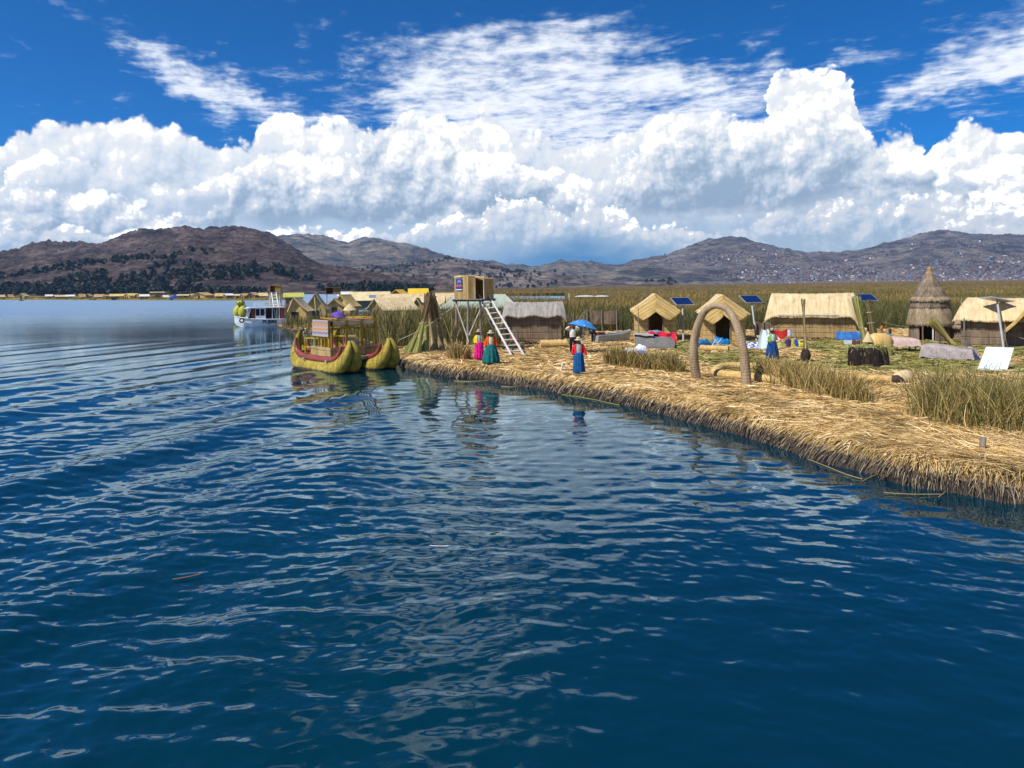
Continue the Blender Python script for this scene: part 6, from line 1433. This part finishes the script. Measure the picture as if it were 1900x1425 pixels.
def mini_tower(X, d, wpx, topY, botY, label, mm, gy, ladder=None):
    c0 = AT(X, topY, d); r = empty('lookout_tower', (c0[0], d, .2), R(12), label, 'lookout tower'); w = wpx*d/F; zt = c0[2]-.2; zb = AT(X, botY, d)[2]-.2
    for s in (-1, 1):
        m = MB(); m.box((s*w*.47, 0, (zt+zb)/2), (.06, w*.8, zt-zb)); m.build('side_wall', mm, r)
        for q in (-1, 1): m = MB(); m.tube([(s*w*.48, q*w*.38, 0), (s*w*.44, q*w*.36, zb)], .07, 6); m.build('pole', pale_wood, r)
    m = MB(); m.box((0, w*.4, (zt+zb)/2), (w, .06, zt-zb)); m.build('back_wall', mm, r)
    m = MB(); m.box((w*.25, -w*.38, (zt+zb)/2), (w*.5, .05, zt-zb)); m.build('front_wall', mm, r)
    m = MB(); m.box((0, 0, zt+.04), (w*1.1, w*.95, .08)); m.build('roof', mm, r)
    m = MB(); m.box((0, 0, zb-.05), (w*1.1, w, .10)); m.build('deck', pole_wood, r)
mini_tower(511, 84, 19, 530, 542, 'small lookout box on poles right of the white boat', flat('ochre_mat', (.34, .22, .06), .8, .2, 2), 590)
mini_tower(618, 118, 26, 534, 545, 'brown reed box on posts beyond the gold huts', flat('brown_mat', (.22, .13, .045), .8, .25, 2), 556)
la = Vector(AT(517, 590, 80)); la.z = .4; ta = Vector(AT(508, 543, 83)); r = empty('ladder', la, 0, 'white ladder leaning up to the small lookout box', 'ladder')
for s in (-.28, .28):
    m = MB(); m.tube([(s, 0, 0), tuple(ta-la+Vector((s, 0, 0)))], .06, 6); m.build('rail', flat('white_rail', (.72, .71, .66)), r)
for k in range(9):
    p = (ta-la)*((k+.7)/9.5); m = MB(); m.tube([p+Vector((-.3, 0, 0)), p+Vector((.3, 0, 0))], .035, 5); m.build('rung', flat('white_rail', (0, 0, 0)), r)
for X, TX, T, Bm, d, lb in ((529, 541, 560, 592, 82, 'pale pole leaning against the tan hut roof'), (587, 584, 551, 590, 88, 'pale pole before the grey pointed hut'), (597, 593, 570, 588, 86, 'short pole in the reeds right of the grey hut')):
    p = Vector(AT(X, Bm, d)); q = Vector(AT(TX, T, d)); m = MB(); m.tube([(0, 0, 0), tuple(q-p)], .085, 6); tag(m.build('pole', roof_pale if X != 597 else pole_wood, None, p), lb, 'pole')
# far strip along the lake
ordn = ['first', 'second', 'third', 'fourth', 'fifth', 'sixth', 'seventh', 'eighth', 'ninth', 'tenth', 'eleventh', 'twelfth', 'thirteenth', 'fourteenth', 'fifteenth', 'sixteenth', 'seventeenth', 'eighteenth', 'nineteenth', 'twentieth', 'twenty-first', 'twenty-second', 'twenty-third', 'twenty-fourth', 'twenty-fifth', 'twenty-sixth', 'twenty-seventh', 'twenty-eighth']
strip = [(3, 9, 548, 'pale'), (19, 9, 548.5, 'gold'), (43, 15, 546, 'pale'), (91, 11, 547, 'white'), (110, 20, 547, 'pale'), (130, 14, 547.5, 'white'), (152, 12, 547.5, 'gold'), (165, 9, 547, 'pale'), (184, 15, 547, 'orange'), (198, 9, 547, 'orange'), (219, 26, 545.5, 'yellow'), (245, 22, 546, 'yellow'), (256, 13, 547.5, 'pale'), (268, 15, 547.5, 'white'),
         (307, 10, 547.5, 'white'), (341, 22, 546, 'pale'), (358, 11, 546, 'gold'), (377, 34, 545, 'orange'), (407, 14, 546, 'gold'), (424, 15, 545, 'white'), (439, 16, 545.5, 'pale'), (454, 12, 545, 'orange'), (470, 20, 544.5, 'orange'), (488, 15, 545.5, 'pale')]
rmat = {'pale': rp, 'gold': rg, 'white': flat('white_roof', (0, 0, 0)), 'orange': flat('orange_thatch', (.52, .33, .15), .8, .15, 1), 'yellow': flat('yellow_thatch', (.62, .47, .16), .8, .15, 1)}
for i, (X, wp, top, c) in enumerate(strip):
    d = G(X, np.interp(X, [q[0] for q in fx], [q[1] for q in fx]), 0)[1]+7+3*math.sin(i*2.3)
    far_hut(X, d, wp, top-1.2+1.4*math.sin(i*5.1), top+2.6+.9*math.sin(i*3.3), f'{c} roofed hut, {ordn[i]} from the left on the far shore', rmat[c], (wr, wd, wg)[i % 3], turn=(90, 60, 30, 90, 70)[i % 5], group='huts along the far shore', base=.8)
d = G(290, 557, 0)[1]+6; r = empty('open_shelter', (AT(290, 0, d)[0], d, .8), 0, 'high flat cream roof on posts above the far shore', 'shelter')
h = AT(290, 541, d)[2]-.8; w_ = 28*d/F
m = MB(); m.box((0, 0, h-.3), (w_, 4, .55)); m.build('roof', rp, r)
for s in (-1, -.3, .4, 1):
    m = MB(); m.tube([(s*w_*.46, -1.8, 0), (s*w_*.46, -1.8, h-.3)], .12, 6); m.build('post', wd, r)
m = MB(); m.box((0, 1.5, h*.35), (w_*.9, .1, h*.7)); m.build('back_wall', wd, r)
d = G(322, 557.2, 0)[1]+1.5; r = empty('blue_tent', (AT(322, 0, d)[0], d, .3), R(8), 'bright blue tent on the far shore', 'tent')
w_ = 22*d/F; h = AT(322, 546, d)[2]-.3; m = MB(); m.prism([(-w_/2, 0), (w_/2, 0), (w_*.30, h*.5), (0, h), (-w_*.36, h*.45)], -1.5, 1.5); m.build('canvas', flat('tent_blue', (.015, .10, .46), .6, .2, 1), r)
m = MB(); m.prism([(-.5, 0), (.5, 0), (.1, h*.7)], -1.56, -1.5); m.build('flap', flat('tent_navy', (.01, .05, .24)), r)
def small_boat(X, Y, Lpx, c, lb, person_=False, prow=0):
    x, y, _ = G(X, Y, 0); L = Lpx*y/F; r = empty('rowing_boat', (x, y, 0), 0, lb, 'boat', 'small boats on the far water'); m = MB()
    V = []; st = [(-.5, .06, .5+prow), (-.3, .12, .35), (0, .15, .30), (.3, .12, .35), (.5, .06, .55+prow)]
    for a, w, z in st: V += [(a*L, -w*L, z*L*.3), (a*L, -w*L*.6, -.1), (a*L, w*L*.6, -.1), (a*L, w*L, z*L*.3)]
    m.raw(V, [(i*4+j, i*4+j+1, (i+1)*4+j+1, (i+1)*4+j) for i in range(4) for j in range(3)]+[(0, 1, 2, 3), (19, 18, 17, 16)]); m.build('hull', flat('hull_%.2f_%.2f' % (c[0], c[2]), c, .6, .2, 1), r)
    m = MB(); m.box((0, 0, L*.06), (L*.12, L*.22, .08)); m.build('thwart', pole_wood, r); return x, y, L
x, y, L = small_boat(40, 558.6, 9, (.16, .12, .10), 'tiny dark rowing boat with one person, alone on the far water')
r = empty('person', (x, y, .25), 0, 'tiny seated rower in dark clothes far across the water', 'person'); skin('body', [(0, 0, .0), (0, 0, .5), (0, 0, .8), (0, 0, .98), (-.22, 0, .62), (.22, 0, .62), (-.35, -.2, .3), (.35, -.2, .3), (-.15, -.4, .05), (.15, -.4, .05)], [(0, 1), (1, 2), (2, 3), (1, 4), (1, 5), (4, 6), (5, 7), (0, 8), (0, 9)], [.2, .2, .08, .13, .08, .08, .05, .05, .1, .1], flat('rower', (.03, .04, .06)), r)
m = MB(); m.lathe([(.14, .5), (.24, .3), (.25, 0)], 10); m.build('coat', flat('rower_coat', (.05, .05, .08)), r)
small_boat(275, 556.8, 24, (.50, .32, .02), 'long yellow straw boat with raised ends on the far shore', prow=.55)
small_boat(82, 556.4, 10, (.04, .10, .22), 'dark blue boat moored at the far shore on the left')
small_boat(38, 556.2, 13, (.55, .58, .60), 'white boat moored at the far shore on the far left')
small_boat(172, 556.9, 12, (.10, .09, .08), 'dark boat moored below the gold huts of the far shore')
# two pale upturned hulls out in the marsh, white stake, reed fence
for X, lb in ((1085, 'left white upturned hull lying in the marsh'), (1116, 'right white upturned hull lying in the marsh')):
    p = AT(X, 550, 150); m = MB(); m.lathe([(.001, .35), (.5, .30), (.85, .12), (1, 0)], 18, fn=lambda w, z: 1+.0*w); o = m.build('upturned_hull', flat('white_hull', (.70, .72, .72), .5), None, (p[0], 150, p[2])); o.scale = (2.3 if X < 1100 else 1.7, .9, .6); tag(o, lb, 'boat')
p = Vector(AT(1056, 553, 140)); m = MB(); m.tube([(0, 0, -.8), (0, 0, .95)], .09, 6); tag(m.build('stake', flat('white_rail', (0, 0, 0)), None, p), 'white stake standing in the marsh left of the upturned hulls', 'stake')
fence_m = streaky('fence_reed', T_DARK, (20, 20, 1.6), bump=.6)
for X0, X1, d, z0, z1, lb in ((1040, 1078, 52, .3, 1.75, 'grey reed screen beside the blue umbrella'), (1082, 1139, 56, .9, 1.95, 'long low grey reed screen right of the umbrella'), (1395, 1424, 49, .2, 1.25, 'low pale reed screen left of the long hut')):
    a = AT(X0, 0, d)[0]; c_ = AT(X1, 0, d)[0]; r = empty('reed_screen', ((a+c_)/2, d, .2), 0, lb, 'reed screen'); L = c_-a
    m = MB(); m.grid(lambda u, v: ((u-.5)*L, .06*math.sin(u*6), z0+(z1-z0)*v+.05*math.sin(u*9)*v), 16, 3, .05); m.build('mat', fence_m, r)
    for s in (-.48, 0, .48):
        m = MB(); m.tube([(s*L, -.06, -.2), (s*L, -.06, z1+.1)], .045, 6); m.build('post', pole_wood, r)
# scattered raft of cut reeds by the small landing
n = 900; u_ = RNG.random(n); P = np.column_stack([u_, RNG.random(n)])
pts = np.array([G(520+150*a, 607+8*b_, .25) for a, b_ in P]); ok = inside(pts[:, 0], pts[:, 1]); pts = pts[ok]; n = len(pts)
V, Fc = blades(pts+np.array([0, 0, .15]), unit(np.column_stack([RNG.normal(0, 1, n), RNG.normal(-.5, .6, n), RNG.normal(.1, .3, n)])), RNG.uniform(.4, 1.1, n), .06, np.column_stack([np.zeros((n, 2)), np.full(n, -.4)]), 2)
tag(link('straw_cover', np_mesh('straw_cover', V, Fc, straw)), 'straw heaped on the landing behind the white boat', kind='stuff')
# ================================================================ AIR
mb = MB(); mb.box((600, 2420, 235), (9000, 4940, 474))
hz = newmat('haze'); m = hz[0]; nt = m.node_tree; nt.nodes.remove(nt.nodes['Principled BSDF'])
pv = nt.nodes.new('ShaderNodeVolumePrincipled'); pv.inputs['Color'].default_value = (.36, .62, 1.0, 1); pv.inputs['Density'].default_value = 0.85e-4; pv.inputs['Anisotropy'].default_value = 0.2
nt.links.new(pv.outputs[0], nt.nodes['Material Output'].inputs['Volume'])
tag(mb.build('haze', m), 'thin bluish air over the far hills', kind='stuff')
